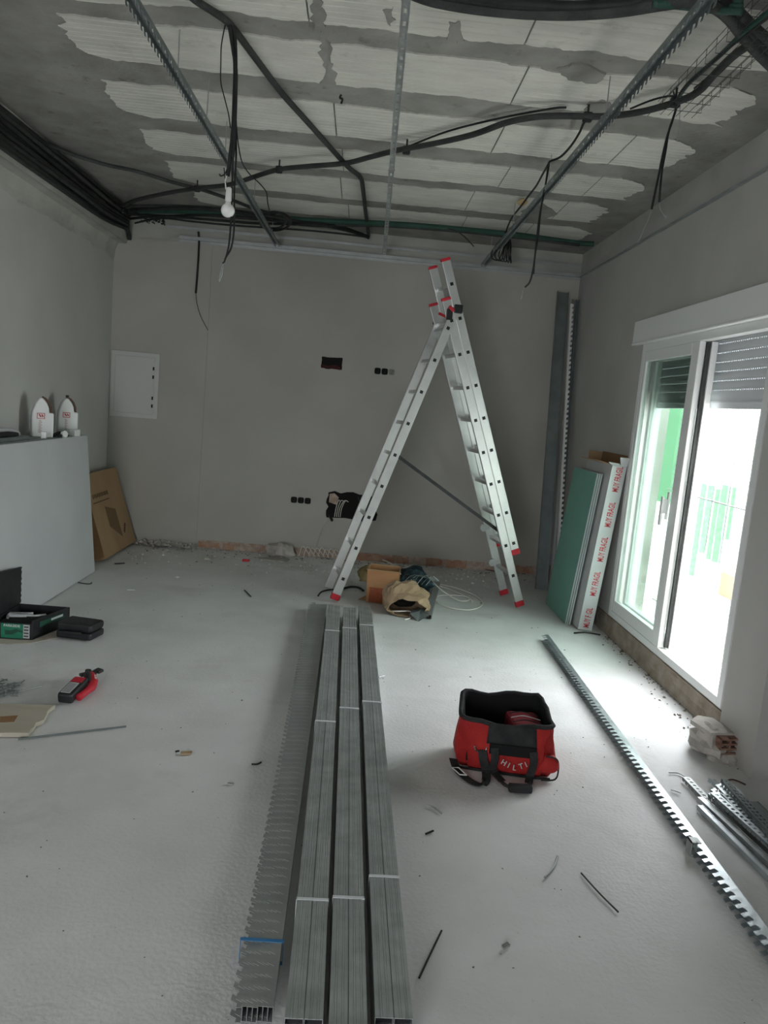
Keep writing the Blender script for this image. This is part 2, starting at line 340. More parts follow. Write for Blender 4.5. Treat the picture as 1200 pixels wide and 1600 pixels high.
# ---- perimeter channels for the hung ceiling
tr = MB().boxmm((-1.95, YB-.032, ZT-.004), (XR, YB, ZT)).boxmm((-1.95, YB-.004, ZT-.03), (XR, YB, ZT)).boxmm((-1.95, YB-.034, ZT-.004), (XR, YB-.031, ZT+.03))
tag(build(tr, 'perimeter_channel', M['galv_dull'], base=(0, YB, ZT)), 'thin galvanised perimeter channel screwed along the back wall under the ceiling', 'metal channel')
tr = MB().boxmm((-2.1, YB-.026, 3.255), (XR, YB, 3.262)).boxmm((-2.1, YB-.028, 3.235), (XR, YB-.024, 3.262))
tag(build(tr, 'wall_batten', M['galv_dull'], base=(0, YB, 3.25)), 'upper thin metal strip along the back wall above the perimeter channel', 'metal strip')
tr = MB().boxmm((XR-.026, YR, ZT-.003), (XR, YB-.04, ZT)).boxmm((XR-.004, YR, ZT-.010), (XR, YB-.04, ZT))
tag(build(tr, 'wall_angle', M['galv_dull'], base=(XR, 3, ZT)), 'dark metal angle running along the top of the right wall', 'metal angle')
# ---- exposed brick band at the foot of the back wall
rb = MB().boxmm((-1.6, YB-.004, 0), (XR-.02, YB, .085)); build(rb, 'mortar_band', M['pink'], wb)
x = -1.6; k = 0
while x < XR-.15:
    L = random.uniform(.09, .26); h = random.uniform(.045, .085); z0 = random.uniform(-.005, .015)
    mb = MB(); n = 6; top = [(x+L*i/n, z0+h+random.uniform(-.015, .012)) for i in range(n+1)]
    bot = [(x+L*i/n, z0+random.uniform(-.005, .008)) for i in range(n, -1, -1)]
    d = random.uniform(.004, .016)
    mb.prism(top+bot, 0, d, basis((0, YB-.004, 0), (1, 0, 0), (0, 0, 1), (0, -1, 0)))
    build(mb, 'brick', M['brick'] if (x < .1 and random.random() < .75) or random.random() < .4 else M['pink'], wb); x += L+random.uniform(.008, .05); k += 1
# rough step of mortar under the window
st = roughgrid(3.83, YB, 0, 1, 150, 6, lambda y, t: V((XR-.03+.022*t+.012*noise.noise(V((y*5, t*3, 2)))+.004*noise.noise(V((y*25, t*9, 2))), y, -.004+t*(.145+.012*noise.noise(V((y*3, 7, 0)))))))
st.boxmm((XR-.012, 3.84, .0), (XR, YB, .14)); struct(st, 'baseboard_right', M['mortar_brown'])
# left crumbs of plaster at base of back wall
# ------------------------------------------------------------------ window_1
win = struct(MB().boxmm((XR-.012, WY0, WZ0), (XR+.05, WY0+.055, 2.30)).boxmm((XR-.012, WY1-.055, WZ0), (XR+.05, WY1, 2.30)).boxmm((XR-.012, WY0+.055, WZ0), (XR+.05, WY1-.055, WZ0+.05)).boxmm((XR-.012, WY0+.055, 2.245), (XR+.05, WY1-.055, 2.30)), 'window_1', M['white_pvc'], bevel=.003)
def sash(x0, x1, y0, y1, z0, z1, wd=.07, top=.08, bot=.09):
    f = build(MB().boxmm((x0, y0, z0), (x1, y0+wd*1.6, z1)).boxmm((x0, y1-wd, z0), (x1, y1, z1)).boxmm((x0, y0+wd*1.6, z0), (x1, y1-wd, z0+bot)).boxmm((x0, y0+wd*1.6, z1-top), (x1, y1-wd, z1)), 'sash', M['white_pvc'], win, bevel=.004)
    xm = (x0+x1)/2
    g = build(MB().boxmm((xm-.004, y0+wd*1.6, z0+bot), (xm+.004, y1-wd, z1-top)), 'pane', M['glass'], f)
    return f
s1 = sash(XR-.01, XR+.03, 4.92, WY1-.03, WZ0+.05, 2.245)
s2 = sash(XR+.055, XR+.095, 4.885, WY1-.09, WZ0+.05, 2.245, wd=.05)
hb = MB().boxmm((XR-.022, 5.045, 1.06), (XR-.01, 5.075, 1.25)); build(hb, 'handle_plate', M['white_pvc'], s1, bevel=.003)
hb = MB().boxmm((XR-.055, 5.05, 1.10), (XR-.022, 5.07, 1.20)).boxmm((XR-.062, 5.045, 1.02), (XR-.048, 5.075, 1.215)); build(hb, 'handle', M['white_pvc'], s1, bevel=.003)
for yy in (4.93,): build(MB().boxmm((XR+.03, yy-.035, WZ0+.06), (XR+.053, yy-.012, 2.24)), 'seal', M['conduit'], win)
build(MB().boxmm((XR+.1, WY0, WZ0-.01), (XR+TH+.05, WY1, WZ0+.03)), 'sill', M['outwall'], win)
build(MB().boxmm((XR+.10, WY1-.006, WZ0), (XR+TH, WY1-.0005, 2.30)), 'jamb_shade_sheet', M['raw'], win)  # added sheet; its darker colour stands in for shade on the jamb
# shutter box and roller shutter
struct(MB().boxmm((XR-.045, 3.832, 2.305), (XR, 6.09, 2.485)).boxmm((XR-.05, 3.832, 2.30), (XR-.001, 6.09, 2.318)), 'window_2', M['white_pvc'], bevel=.006)
bpy.data.objects['window_2'].name = 'trim_2'
shut = thing('roller_shutter', 'grey roller shutter of perforated slats hanging half down outside the glazing', 'shutter', (XR+.17, 4.95, 1.83))
z = 2.30; k = 0
while z > 1.95:
    # slat with a row of light slots along its lower joint
    mb = MB(); y0, y1 = WY0+.02, WY1-.02
    mb.boxmm((XR+.150, y0, z-.052), (XR+.166, y1, z)); mb.boxmm((XR+.146, y0, z-.040), (XR+.150, y1, z-.012))
    ny = 78; p = (y1-y0)/ny
    for i in range(ny): mb.boxmm((XR+.155, y0+i*p, z-.060), (XR+.161, y0+i*p+p*.70, z-.052))
    build(mb, 'slat', M['shutter'], shut); z -= .060
build(MB().boxmm((XR+.145, WY0+.02, 1.825), (XR+.172, WY1-.02, z)).boxmm((XR+.140, WY0+.02, 1.86), (XR+.145, WY1-.02, 1.872)), 'end_slat', M['shutter'], shut)
build(MB().boxmm((XR+.135, WY0, WZ0), (XR+.185, WY0+.03, 2.3)), 'guide_rail', M['white_pvc'], shut)
build(MB().boxmm((XR+.135, WY1-.03, WZ0), (XR+.185, WY1, 2.3)), 'guide_rail', M['white_pvc'], shut)
# ------------------------------------------------------------------ outside
struct(MB().boxmm((XR+TH, DY1+.5, -.25), (XR+6, 14, .06)), 'terrace', M['terrace'])
gr = thing('window_grille', 'white metal security grille of bars outside the glazed opening', 'grille', (XR+TH+.08, 4.95, .1))
gx = XR+TH+.10
for i in range(9):
    y = WY0+.06+i*.23; build(MB().boxmm((gx-.006, y-.006, .1), (gx+.006, y+.006, 2.35)), 'bar', M['galv_dull'], gr)
for i in range(3):
    zz = .30+i*.9; build(MB().boxmm((gx-.012, WY0-.05, zz-.005), (gx-.006, WY1+.05, zz+.005)), 'crossbar', M['galv_dull'], gr)
fe = thing('boundary_wall', 'sunlit white garden wall beyond the terrace', 'wall', (5.6, 8, 0))
build(MB().boxmm((5.6, 4, .06), (5.75, 14, 1.05)), 'wall_base', M['outwall'], fe)
for i in range(40):
    y = 6.0+i*.16; build(MB().boxmm((5.64, y-.012, 1.05), (5.66, y+.012, 2.2)), 'post', M['outwall'], fe)
net = thing('green_netting', 'strips of green shading net tied up on the terrace posts', 'net', (3.7, 7.5, .06))
for (u0, u1, v0, v1) in ((1131, 1144, 760, 842), (1119, 1126, 765, 880), (1091, 1098, 755, 862), (1080, 1085, 850, 900), (1050, 1068, 625, 790)):
    q = [at(u0, v0, 0, 3.7), at(u1, v0, 0, 3.7), at(u1, v1, 0, 3.7), at(u0, v1, 0, 3.7)]
    y0 = min(q[1].y, q[2].y); y1 = max(q[0].y, q[3].y); z0, z1 = min(q[2].z, q[3].z), max(q[0].z, q[1].z)
    build(roughgrid(y0, y1, z0, z1, 6, 12, lambda y, zz: V((3.7+.02*math.sin(y*40), y, zz))), 'net_strip', M['net'], net)
    build(MB().boxmm((3.71, y1-.02, .06), (3.74, y1+.01, 2.4)), 'net_post', M['outwall'], net)
pot = thing('terracotta_trough', 'terracotta planter standing on the terrace outside', 'planter', (3.9, 7.0, .06))
p0 = at(1110, 925, 0, 3.6)
build(MB().boxmm((3.80, p0.y-.12, .06), (4.0, p0.y+.25, .30)), 'trough', M['clay'], pot, bevel=.01)
pot.location = pot.location
# ------------------------------------------------------------------ back-wall fittings
cb = thing('electrical_panel', 'white flush electrical cabinet door on back wall near the left corner', 'electrical panel', (-2.34, YB, 1.65))
build(MB().boxmm((-2.578, YB-.03, 1.315), (-2.09, YB-.012, 1.985)), 'frame', M['panel_paint'], cb, bevel=.004)
build(MB().boxmm((-2.535, YB-.040, 1.36), (-2.132, YB-.029, 1.94)), 'door', M['panel_paint'], cb, bevel=.005)
for zz in (1.83, 1.745, 1.53, 1.45): build(MB().boxmm((-2.152, YB-.044, zz-.017), (-2.136, YB-.0395, zz+.017)), 'hinge_slot', M['dark_hole'], cb)
def sockets(x0, z0, n, gl, name, lab, third=None):
    g = thing(name, lab, 'socket box', (x0, YB, z0))
    for i in range(n):
        cx = x0+i*.073; mt = M['dark_hole']
        if third is not None and i == third: mt = M['mortar']
        mb = MB(); ring = [(cx+.031*math.copysign(abs(math.cos(a))**.5, math.cos(a)), z0+.031*math.copysign(abs(math.sin(a))**.5, math.sin(a))) for a in [2*math.pi*k/16 for k in range(16)]]
        mb.prism(ring, 0, .004, basis((0, YB, 0), (1, 0, 0), (0, 0, 1), (0, -1, 0)))
        b = build(mb, 'box', mt, g)
        rim = MB(); rim.tube([V((a, YB-.004, c)) for a, c in ring]+[V((ring[0][0], YB-.004, ring[0][1]))], .003, 5); build(rim, 'rim', M['black'] if mt == M['dark_hole'] else M['raw'], b)
        s = MB().box((cx, YB-.005, z0-.012), (.02, .004, .004)).box((cx+.006, YB-.005, z0+.01), (.004, .004, .014)); build(s, 'wire_stub', M['conduit'], b)
sockets(.147, 2.013, 3, 0, 'socket_boxes', 'upper row of three square wall boxes, one filled with plaster, left of ladder', 2)
sockets(-.622, .595, 3, 0, 'socket_boxes', 'lower row of three black wall boxes near floor on back wall')
def ragged(x0, x1, z0, z1, seed, amp):
    rs = random.Random(seed); pts = []
    for i in range(9): pts.append((x0+(x1-x0)*i/8, z0+rs.uniform(-amp, amp)))
    for i in range(1, 7): pts.append((x1+rs.uniform(-amp, amp), z0+(z1-z0)*i/7))
    for i in range(9): pts.append((x1+(x0-x1)*i/8, z1+rs.uniform(-amp, amp)))
    for i in range(1, 7): pts.append((x0+rs.uniform(-amp, amp), z1+(z0-z1)*i/7))
    return pts
W2 = basis((0, YB, 0), (1, 0, 0), (0, 0, 1), (0, -1, 0))
jb = thing('wall_recess', 'upper small dark rectangular box hole in the back wall', 'wall recess', (-.335, YB, 2.05))
build(MB().prism(ragged(-.44, -.225, 1.99, 2.11, 2, .004), 0, .004, W2), 'hole', M['dark_hole'], jb)
build(MB().prism([(-.43, 1.995), (-.24, 1.99), (-.24, 2.02), (-.30, 2.035), (-.36, 2.02), (-.43, 2.03)], .004, .007, W2), 'broken_brick', mat('dark_brick', (.06, .015, .015), .9), jb)
jb = thing('open_junction_hole', 'large ragged black hole with loose cables low in back wall behind ladder', 'wall recess', (0, YB, .57))
build(MB().prism(ragged(-.265, .262, .43, .715, 5, .016), 0, .004, W2), 'hole', M['dark_hole'], jb)
build(MB().prism([(-.25, .60), (-.17, .58), (-.15, .66), (-.20, .70), (-.25, .69)], .004, .010, W2), 'brick_piece', M['pink'], jb)
for i, (a, b) in enumerate(((-.16, .02), (-.14, .05), (-.18, 0), (-.12, .03))):
    build(MB().tube(spline([(a, YB-.006, .45), (a+.01, YB-.03, .55), (a+.03+b*.4, YB-.02, .63), (a+.045+b, YB-.006, .62)]), .004, 6), 'cable', M['white_cable'], jb)
build(MB().tube(spline([(.05, YB-.006, .68), (.09, YB-.02, .60), (.11, YB-.02, .53), (.13, YB-.006, .5)]), .004, 6), 'cable', M['conduit'], jb)
build(MB().tube([(-.24, YB-.006, .47), (-.20, YB-.05, .41)], .014, 8), 'cable_end', M['cable'], jb)
build(MB().tube(spline([(-.22, YB-.004, .43), (-.30, YB-.006, .32), (-.34, YB-.008, .15), (-.36, YB-.03, .06)]), .003, 5), 'cable', M['grey_print'], jb)
# tangle of white wire in front of the bricks
tg = MB()
for k in range(8):
    x0 = -.52+.05*k; tg.tube(spline([(x0, YB-.05, .012), (x0+.03, YB-.06, .10+.02*random.random()), (x0+.09, YB-.05, .05), (x0+.12, YB-.07, .014)]), .004, 5)
tag(build(tg, 'wire_tangle', M['white_cable'], base=(-.3, YB-.05, 0)), 'tangle of thin pale wire against the exposed bricks of back wall', 'wire')
# ------------------------------------------------------------------ ladder
U = V((1.634, .27, 0)).normalized(); Wd = V((-U.y, U.x, 0))
PL = V((-.087, 6.229, 0)); PA = V((.668, 6.354, 2.49)); PR = V((1.547, 6.499, 0)); LW = .40
lad = thing('aluminium_ladder', 'tall aluminium combination ladder standing open in an A shape with red end caps', 'ladder', (.7, 6.5, 0))
def railset(foot, top, dirn, rungs, r0, off=0, z_start=0, ext=0, out=1, capbot=True):
    d = (top-foot).normalized(); nrm = d.cross(Wd).normalized()*out
    a = foot+nrm*off+d*z_start; b = top+nrm*off+d*ext
    D, T = .072, .026
    for s in (0, 1):
        o = Wd*(s*LW)
        rl = build(MB().bar(a+o, b+o, T, D, nrm), 'rail', M['alu'], lad, bevel=.002)
        # fine groove lines down the face
        build(MB().bar(a+o-Wd*(T/2)+nrm*.026, b+o-Wd*(T/2)+nrm*.031, .003, .004, nrm).bar(a+o-Wd*(T/2)-nrm*.031, b+o-Wd*(T/2)-nrm*.031, .003, .004, nrm), 'rail_lip', M['alu'], rl)
        build(MB().bar(b+o-d*.004, b+o+d*.022, T+.008, D+.008, nrm), 'end_cap', M['red'], rl, bevel=.006)
        if capbot and not (s and rungs == 9 and foot.x < 1): build(MB().bar(a+o-d*.002, a+o+d*.05, T+.006, D+.006, nrm), 'foot_cap', M['red'], rl, bevel=.004)
    for k in range(rungs):
        p = a+d*(r0+.28*k); q = p+Wd*LW
        rg = build(MB().bar(p, q, .03, .03, nrm), 'rung', M['alu'], lad, bevel=.003)
        build(MB().bar(p-Wd*.016, p-Wd*.0125, .026, .026, d).bar(q+Wd*.0125, q+Wd*.016, .026, .026, d), 'rung_plug', M['black'], rg)
    return a, b, d, nrm
# feet: lift so the tilted rail ends sit on the floor
aL, bL, dL, nL = railset(PL+V((0, 0, .02)), PA+V((.035, .006, -.02)), 1, 9, .19)
aR, bR, dR, nR = railset(PR+V((0, 0, .02)), PA+V((-.045, -.007, .06)), 1, 9, .29, out=-1)
aE, bE, dE, nE = railset(PR+V((0, 0, .02)), PA+V((-.045, -.007, .06)), 1, 9, .105, off=.0735 if (dR.cross(Wd)*-1).x > 0 else -.0735, z_start=.185+.28, ext=.30, out=-1, capbot=True)
for s in (0, 1):
    c = PA+Wd*(s*(LW+.028)-.014)+V((0, 0, 0))
    build(MB().box((0, 0, 0), (.07, .024, .07), basis(c+U*.06+V((0, 0, .0)), U, Wd, (0, 0, 1))).box((0, 0, 0), (.05, .022, .09), basis(c-U*.01-V((0, 0, .05)), U, Wd, (0, 0, 1))), 'hinge', M['black'], lad, bevel=.006)
    build(MB().box((0, 0, 0), (.055, .026, .03), basis(c+U*.0+V((0, 0, -.005)), (U+V((0, 0, -.8))).normalized(), Wd, (V((0, 0, 1))+U*.8).normalized())), 'hinge_catch', M['red'], lad, bevel=.006)
s0 = aL+dL*((1.276-.02)/dL.z)+Wd*.05; s1_ = aR+dR*((.66-.02)/dR.z)+Wd*.05
build(MB().bar(s0, s1_, .006, .028, (0, 0, 1)), 'spreader_strap', M['black'], lad)
for zz in (.62, .30):
    c = aR+dR*(zz/dR.z)+Wd*(LW-.02)-nR*(-.0)-U*.05
    build(MB().lathe([(.012, -.012), (.034, -.012), (.036, 0), (.034, .012), (.012, .012)], c, 14, Wd), 'guide_hook', M['grey_print'], lad)
    build(MB().bar(c, c+U*.06, .012, .03, (0, 0, 1)), 'hook_arm', M['grey_print'], lad)
# ------------------------------------------------------------------ metal profiles
def toothed(L, w=.045, h=.032, pitch=.04, th=.0012, holes=True, hook=.6, mx=None):
    mb = MB(); n = int(L/pitch)
    # web with slots
    if holes:
        mb.boxmm((-w/2, 0, -th), (-w/6, L, 0)).boxmm((w/6, 0, -th), (w/2, L, 0))
        for i in range(n//2+1):
            y = i*pitch*2; mb.boxmm((-w/6, y, -th), (w/6, min(L, y+pitch*1.35), 0))
    else: mb.boxmm((-w/2, 0, -th), (w/2, L, 0))
    for sx in (-1, 1):
        x = sx*w/2
        for i in range(n):
            y = i*pitch; P = [(y, 0), (y, -h*.50), (y+pitch*.30, -h*.46), (y+pitch*.52, -h), (y+pitch*.98, -h*.94), (y+pitch*.80, -h*.6), (y+pitch, -h*.50), (y+pitch, 0)]
            b = basis((x, 0, 0), (0, 1, 0), (0, 0, 1), (1, 0, 0)); mb.prism(P, -th/2, th/2, b)
    if mx: mb.v = [mx @ p for p in mb.v]
    return mb
# three carriers hung under the ceiling
zr = ZT+.03
labs = ['toothed galvanised carrier rail hung under ceiling at the left', 'perforated galvanised carrier rail hung under middle of ceiling, running towards the back wall', 'toothed galvanised carrier rail hung under ceiling at the right']
for i, (x0, x1) in enumerate(((-1.05, -.957), (.03, .112), (1.09, 1.118))):
    p = V((x0, 1.9 if i else 2.2, zr)); q = V((x1+(x1-x0)*.0, YB-.05, zr)); d = (q-p).normalized(); xx = d.cross(V((0, 0, 1))).normalized()
    t = thing('ceiling_carrier_rail', labs[i], 'metal rail', p)
    mx = basis(p, xx, d, xx.cross(d))
    mb = toothed((q-p).length, w=.034 if i == 1 else .04, h=.012 if i == 1 else .046, pitch=.05, mx=mx)
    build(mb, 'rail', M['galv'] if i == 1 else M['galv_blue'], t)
    for y in (2.75, 4.0, 5.2, 6.4, 7.5):
        xq = p.x+(q.x-p.x)*(y-p.y)/(q.y-p.y)
        build(MB().tube([(xq, y, zr+.001), (xq, y, ZC-.001)], .003, 6), 'hanger_rod', M['galv_dull'], t)
        build(MB().boxmm((xq-.022, y-.01, zr), (xq+.022, y+.01, zr+.004)), 'hanger_clip', M['galv_dull'], t)
# single carrier lying on the floor at the right, on its side
p = V((1.548, 5.57, .0455)); q = V((1.468, 1.95, .0455)); d = (q-p).normalized(); z_ = V((1, 0, 0)); x_ = d.cross(z_)
t = thing('floor_carrier_rail', 'long shiny toothed metal rail lying alone on the floor parallel to window wall', 'metal rail', (p+q)/2*1)
tilt = Matrix.Rotation(math.radians(0), 3, 'Y')
# web faces up-right, flange teeth point left
xa = V((math.sin(math.radians(4)), 0, -math.cos(math.radians(4)))); za = V((math.cos(math.radians(4)), 0, math.sin(math.radians(4))))
mx = basis((p.x+.022, p.y, .041), -xa, d, za)
mb = toothed((q-p).length, w=.040, h=.058, pitch=.045, holes=False, mx=mx)
mn = min(v.z for v in mb.v); mb.v = [v-V((0, 0, mn-.001)) for v in mb.v]
build(mb, 'rail', M['galv_bright'], t)
c = at(1085, 1325, 2, .03)
build(MB().boxmm((c.x-.02, c.y-.012, .001), (c.x-.016, c.y+.03, .06)).boxmm((c.x-.02, c.y-.012, .055), (c.x+.02, c.y+.03, .06)).boxmm((c.x+.0, c.y-.012, .02), (c.x+.004, c.y+.0, .06)), 'clip', M['galv_dull'], t)
# bundle of toothed profiles on the floor, left of the stud packs
t = thing('toothed_profile_bundle', 'long bundle of toothed profiles with a blue strap, left of the stud packs', 'metal profiles', (-.17, 3.8, 0))
for k in range(7):
    f = k/6
    p = V((-.098-.0135*k, 1.80-.012*(k % 3), .050-.001*k)); q = V((-.135-.0185*k, 5.87+.01*(k % 2), .050-.001*k)); d = (q-p).normalized()
    # web vertical on the right, upper flange to the left with teeth
    z_ = V((1, 0, 0)); x_ = d.cross(z_).normalized()
    mx = basis(p, x_*1, d, z_)
    build(toothed((q-p).length, w=.044, h=.034, pitch=.045, holes=False, mx=mx @ Matrix.Translation((-.0225*0, .014*(k % 3), 0))), 'toothed_profile', M['galv_dull'], t)
a = 2.04
build(MB().boxmm((-.222, a, .001), (-.096, a+.013, .003)).boxmm((-.222, a, .073), (-.096, a+.013, .0745)).boxmm((-.223, a, .001), (-.2215, a+.013, .0745)).boxmm((-.0965, a, .001), (-.095, a+.013, .0745)), 'blue_strap', M['blue_tape'], t)
# packs of studs
def stud_section(w=.0475, h=.036, th=.0012):
    g = .0016; hw = w/2
    top = [(-hw, 0), (-hw+.006, 0)]
    for c in (-.012, -.006, .006, .012): top += [(c-.0022, 0), (c-.0012, -g), (c+.0012, -g), (c+.0022, 0)]
    top += [(hw-.006, 0), (hw, 0)]
    sec = top+[(hw, -h), (hw-.006, -h), (hw-.006, -h+th), (hw-th, -h+th), (hw-th, -th-g)]+[(-hw+th, -th-g), (-hw+th, -h+th), (-hw+.006, -h+th), (-hw+.006, -h), (-hw, -h)]
    return sec
SEC = stud_section()
def stud_pack(p, q, tapes, lab, grooves, extra=0):
    t = thing('stud_pack', lab, 'metal studs', ((p[0]+q[0])/2, (p[1]+q[1])/2, 0))
    P, Q = V((p[0], p[1], 0)), V((q[0], q[1], 0)); d = (Q-P).normalized(); xx = V((d.y, -d.x, 0)); L = (Q-P).length
    for c in (-1, 1):
        for l in range(3):
            mb = MB(); sh = -.0015+random.uniform(0, .01) if l < 2 else 0
            mx = basis(P+xx*(c*.0247)+V((0, 0, .0375+l*.036))+d*sh, xx, V((0, 0, 1)), -d)
            mb.prism(SEC, -(L-sh-.005*(l != 2)), 0, mx)
            build(mb, 'stud', M['galv'], t)
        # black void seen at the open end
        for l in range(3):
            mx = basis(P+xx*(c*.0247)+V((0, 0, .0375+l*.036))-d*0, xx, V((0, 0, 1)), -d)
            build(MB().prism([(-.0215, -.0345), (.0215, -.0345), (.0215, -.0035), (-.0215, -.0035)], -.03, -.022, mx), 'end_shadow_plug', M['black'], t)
    for y in tapes:
        f = (y-p[1])/(q[1]-p[1]); c = P+(Q-P)*f; mx = basis(c, xx, d, (0, 0, 1))
        build(MB().boxmm((-.0505, -.006, .1095), (.0505, .006, .1112), mx).boxmm((-.0512, -.006, .001), (-.0495, .006, .1112), mx).boxmm((.0495, -.006, .001), (.0512, .006, .1112), mx), 'tape', M['clear_tape'], t)
def yz(u, v): return at(u, v, 2, .11).y
stud_pack((-.0155, 1.727), (-.078, 5.72), [yz(475, 1404), yz(515, 1127), yz(520, 985)], 'left pack of grey metal studs, next to the toothed bundle', 3)
stud_pack((.098, 1.60), (.0445, 5.68), [yz(545, 1402), yz(545, 1106), yz(546, 981)], 'middle pack of grey metal studs, running furthest out of the picture', 3)
stud_pack((.214, 1.745), (.163, 5.77), [yz(600, 1369), yz(578, 1096), yz(570, 976)], 'right pack of grey metal studs, nearest the red tool bag', 3)
# profiles standing in the far right corner
def studbar(p, q, side, section=(.048, .036), name='', lab='', material='galv_blue', cat='metal profile'):
    p, q = V(p), V(q); d = (q-p).normalized(); x_ = V(side); x_ = (x_-d*x_.dot(d)).normalized(); y_ = x_.cross(d)
    w_, h_ = section; mb = MB(); L = (q-p).length; mx = basis(p, x_, y_, d)
    mb.prism([(-w_/2, 0), (w_/2, 0), (w_/2, h_), (w_/2-.006, h_), (w_/2-.006, h_-.001), (w_/2-.0015, h_-.001), (w_/2-.0015, .0015), (-w_/2+.0015, .0015), (-w_/2+.0015, h_-.001), (-w_/2+.006, h_-.001), (-w_/2+.006, h_), (-w_/2, h_)], 0, L, mx)
    for s in (-.25, 0, .25): mb.boxmm((w_*s-.002, -.0015, 0), (w_*s+.002, .001, L), mx)
    o = build(mb, name, M[material], base=p); tag(o, lab, cat); return o
studbar((1.925, 7.30, .001), (1.968, YB-.045, 2.97), (1, 0, 0), (.115, .035), 'wide_channel', 'wide dark metal channel leaning tall in the right back corner', material='galv_blue')
studbar((2.035, 7.36, .001), (2.088, YB-.05, 2.9), (1, 0, 0), (.030, .04), 'corner_stud', 'narrow metal stud leaning in the right back corner beside the toothed rail', material='galv_dull')
studbar((2.085, 7.36, .001), (2.126, YB-.05, 2.9), (1, 0, 0), (.032, .04), 'corner_stud', 'metal stud leaning in the very corner, closest to right wall', material='galv_blue')
t = thing('corner_toothed_rail', 'pale toothed rail leaning upright in the corner in front of the wide channel', 'metal rail', (1.95, 7.2, 0))
p = at(870, 905, 1, 7.24); p = at(869, 908, 1, 7.16); p.z = .036; q = at(891, 474, 1, 7.88); d = (q-p).normalized(); x_ = V((1, 0, 0)); x_ = (V((0, -1, 0))-d*V((0, -1, 0)).dot(d)).normalized()
mx = basis(p, x_, d, x_.cross(d))
build(toothed((q-p).length, w=.03, h=.036, pitch=.05, holes=False, mx=mx), 'rail', M['white_print'], t)
# ------------------------------------------------------------------ green board strip and fragile carton
def leanbox(name, lab, cat, bot, top, y0, y1, th, material):
    """box leaning on the right wall: bot/top = x of the room-side face at floor / at height"""
    pass
def leanmx(xb, xt, H, y0):
    # local x = away from the wall normal (towards +x), y along the wall, z up the board
    z_ = V((xt-xb, 0, H)).normalized(); x_ = V((z_.z, 0, -z_.x)); return basis((xb, y0, 0), x_, (0, 1, 0), z_)
t = thing('fragile_carton', 'tall narrow white carton printed MUY FRAGIL in red, leaning beside the window', 'box', (1.95, 5.95, 0))
cmx = leanmx(1.903, 2.015, 1.345, 5.925); CW, CHh, CD = .115, 1.35, .66
zb = CW*abs(cmx.col[0].z)   # lift so the wall-side corner rests on the floor
cmx = Matrix.Translation((0, 0, zb)) @ cmx
mb = MB().boxmm((0, 0, 0), (.004, CD, CHh), cmx).boxmm((CW-.004, 0, 0), (CW, CD, CHh), cmx).boxmm((.004, 0, 0), (CW-.004, .004, CHh), cmx).boxmm((.004, CD-.004, 0), (CW-.004, CD, CHh), cmx).boxmm((.004, .004, 0), (CW-.004, CD-.004, .004), cmx)
build(mb, 'body', M['board_white'], t)
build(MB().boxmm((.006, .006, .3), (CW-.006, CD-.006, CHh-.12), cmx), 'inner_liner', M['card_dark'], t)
def flap(pts, nm='flap', mt='card'):
    q = [cmx @ V(p) for p in pts]; n = (q[1]-q[0]).cross(q[3]-q[0]).normalized()*.003
    build(MB().add([a_ for a_ in q]+[a_+n for a_ in q], [(3, 2, 1, 0), (4, 5, 6, 7), (0, 1, 5, 4), (1, 2, 6, 5), (2, 3, 7, 6), (3, 0, 4, 7)]), nm, M[mt], t)
flap([(0, .01, CHh), (0, CD, CHh), (-.11, CD-.02, CHh+.015), (-.11, .02, CHh+.015)])
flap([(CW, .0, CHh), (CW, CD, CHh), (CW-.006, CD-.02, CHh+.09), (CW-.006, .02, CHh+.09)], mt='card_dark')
flap([(0, 0, CHh), (CW*.62, 0, CHh), (CW*.25, -.055, CHh+.02), (-.05, -.045, CHh+.02)], mt='board_white')
flap([(CW*.55, 0, CHh+.002), (CW, 0, CHh+.002), (CW, -.02, CHh+.075), (CW*.35, -.02, CHh+.07)], mt='board_white')
flap([(0, CD, CHh), (CW, CD, CHh), (CW, CD+.01, CHh+.08), (0, CD+.01, CHh+.08)])
for k in range(5):
    zc_ = .105+k*.285
    tmx = cmx @ basis((CW*.56, -.0012, zc_), (0, 0, 1), (-1, 0, 0), (0, -1, 0))
    text('MUY FRAGIL' if k else 'MUY F GIL', .070, tmx, M['red_print'], t, sx=.52)
t = thing('green_board', 'green moisture-resistant plasterboard strip leaning on the fragile carton', 'plasterboard', (1.9, 6.4, 0))
for k in range(3):
    gm = leanmx(1.866-.0135*(2-k)*1.0, 1.980-.0135*(2-k), 1.27, 6.085-.012*k)
    gm = Matrix.Translation((0, 0, .013*abs(gm.col[0].z)+.001)) @ gm
    o = build(MB().boxmm((0, 0, 0), (.0128, .66, 1.27), gm), 'board', M['board_green'], t)
    o2 = build(MB().boxmm((.0012, -.0015, 0), (.0116, 0, 1.27), gm).boxmm((.0012, 0, 1.27), (.0116, .66, 1.2715), gm), 'board_edge', M['board_white'], o)
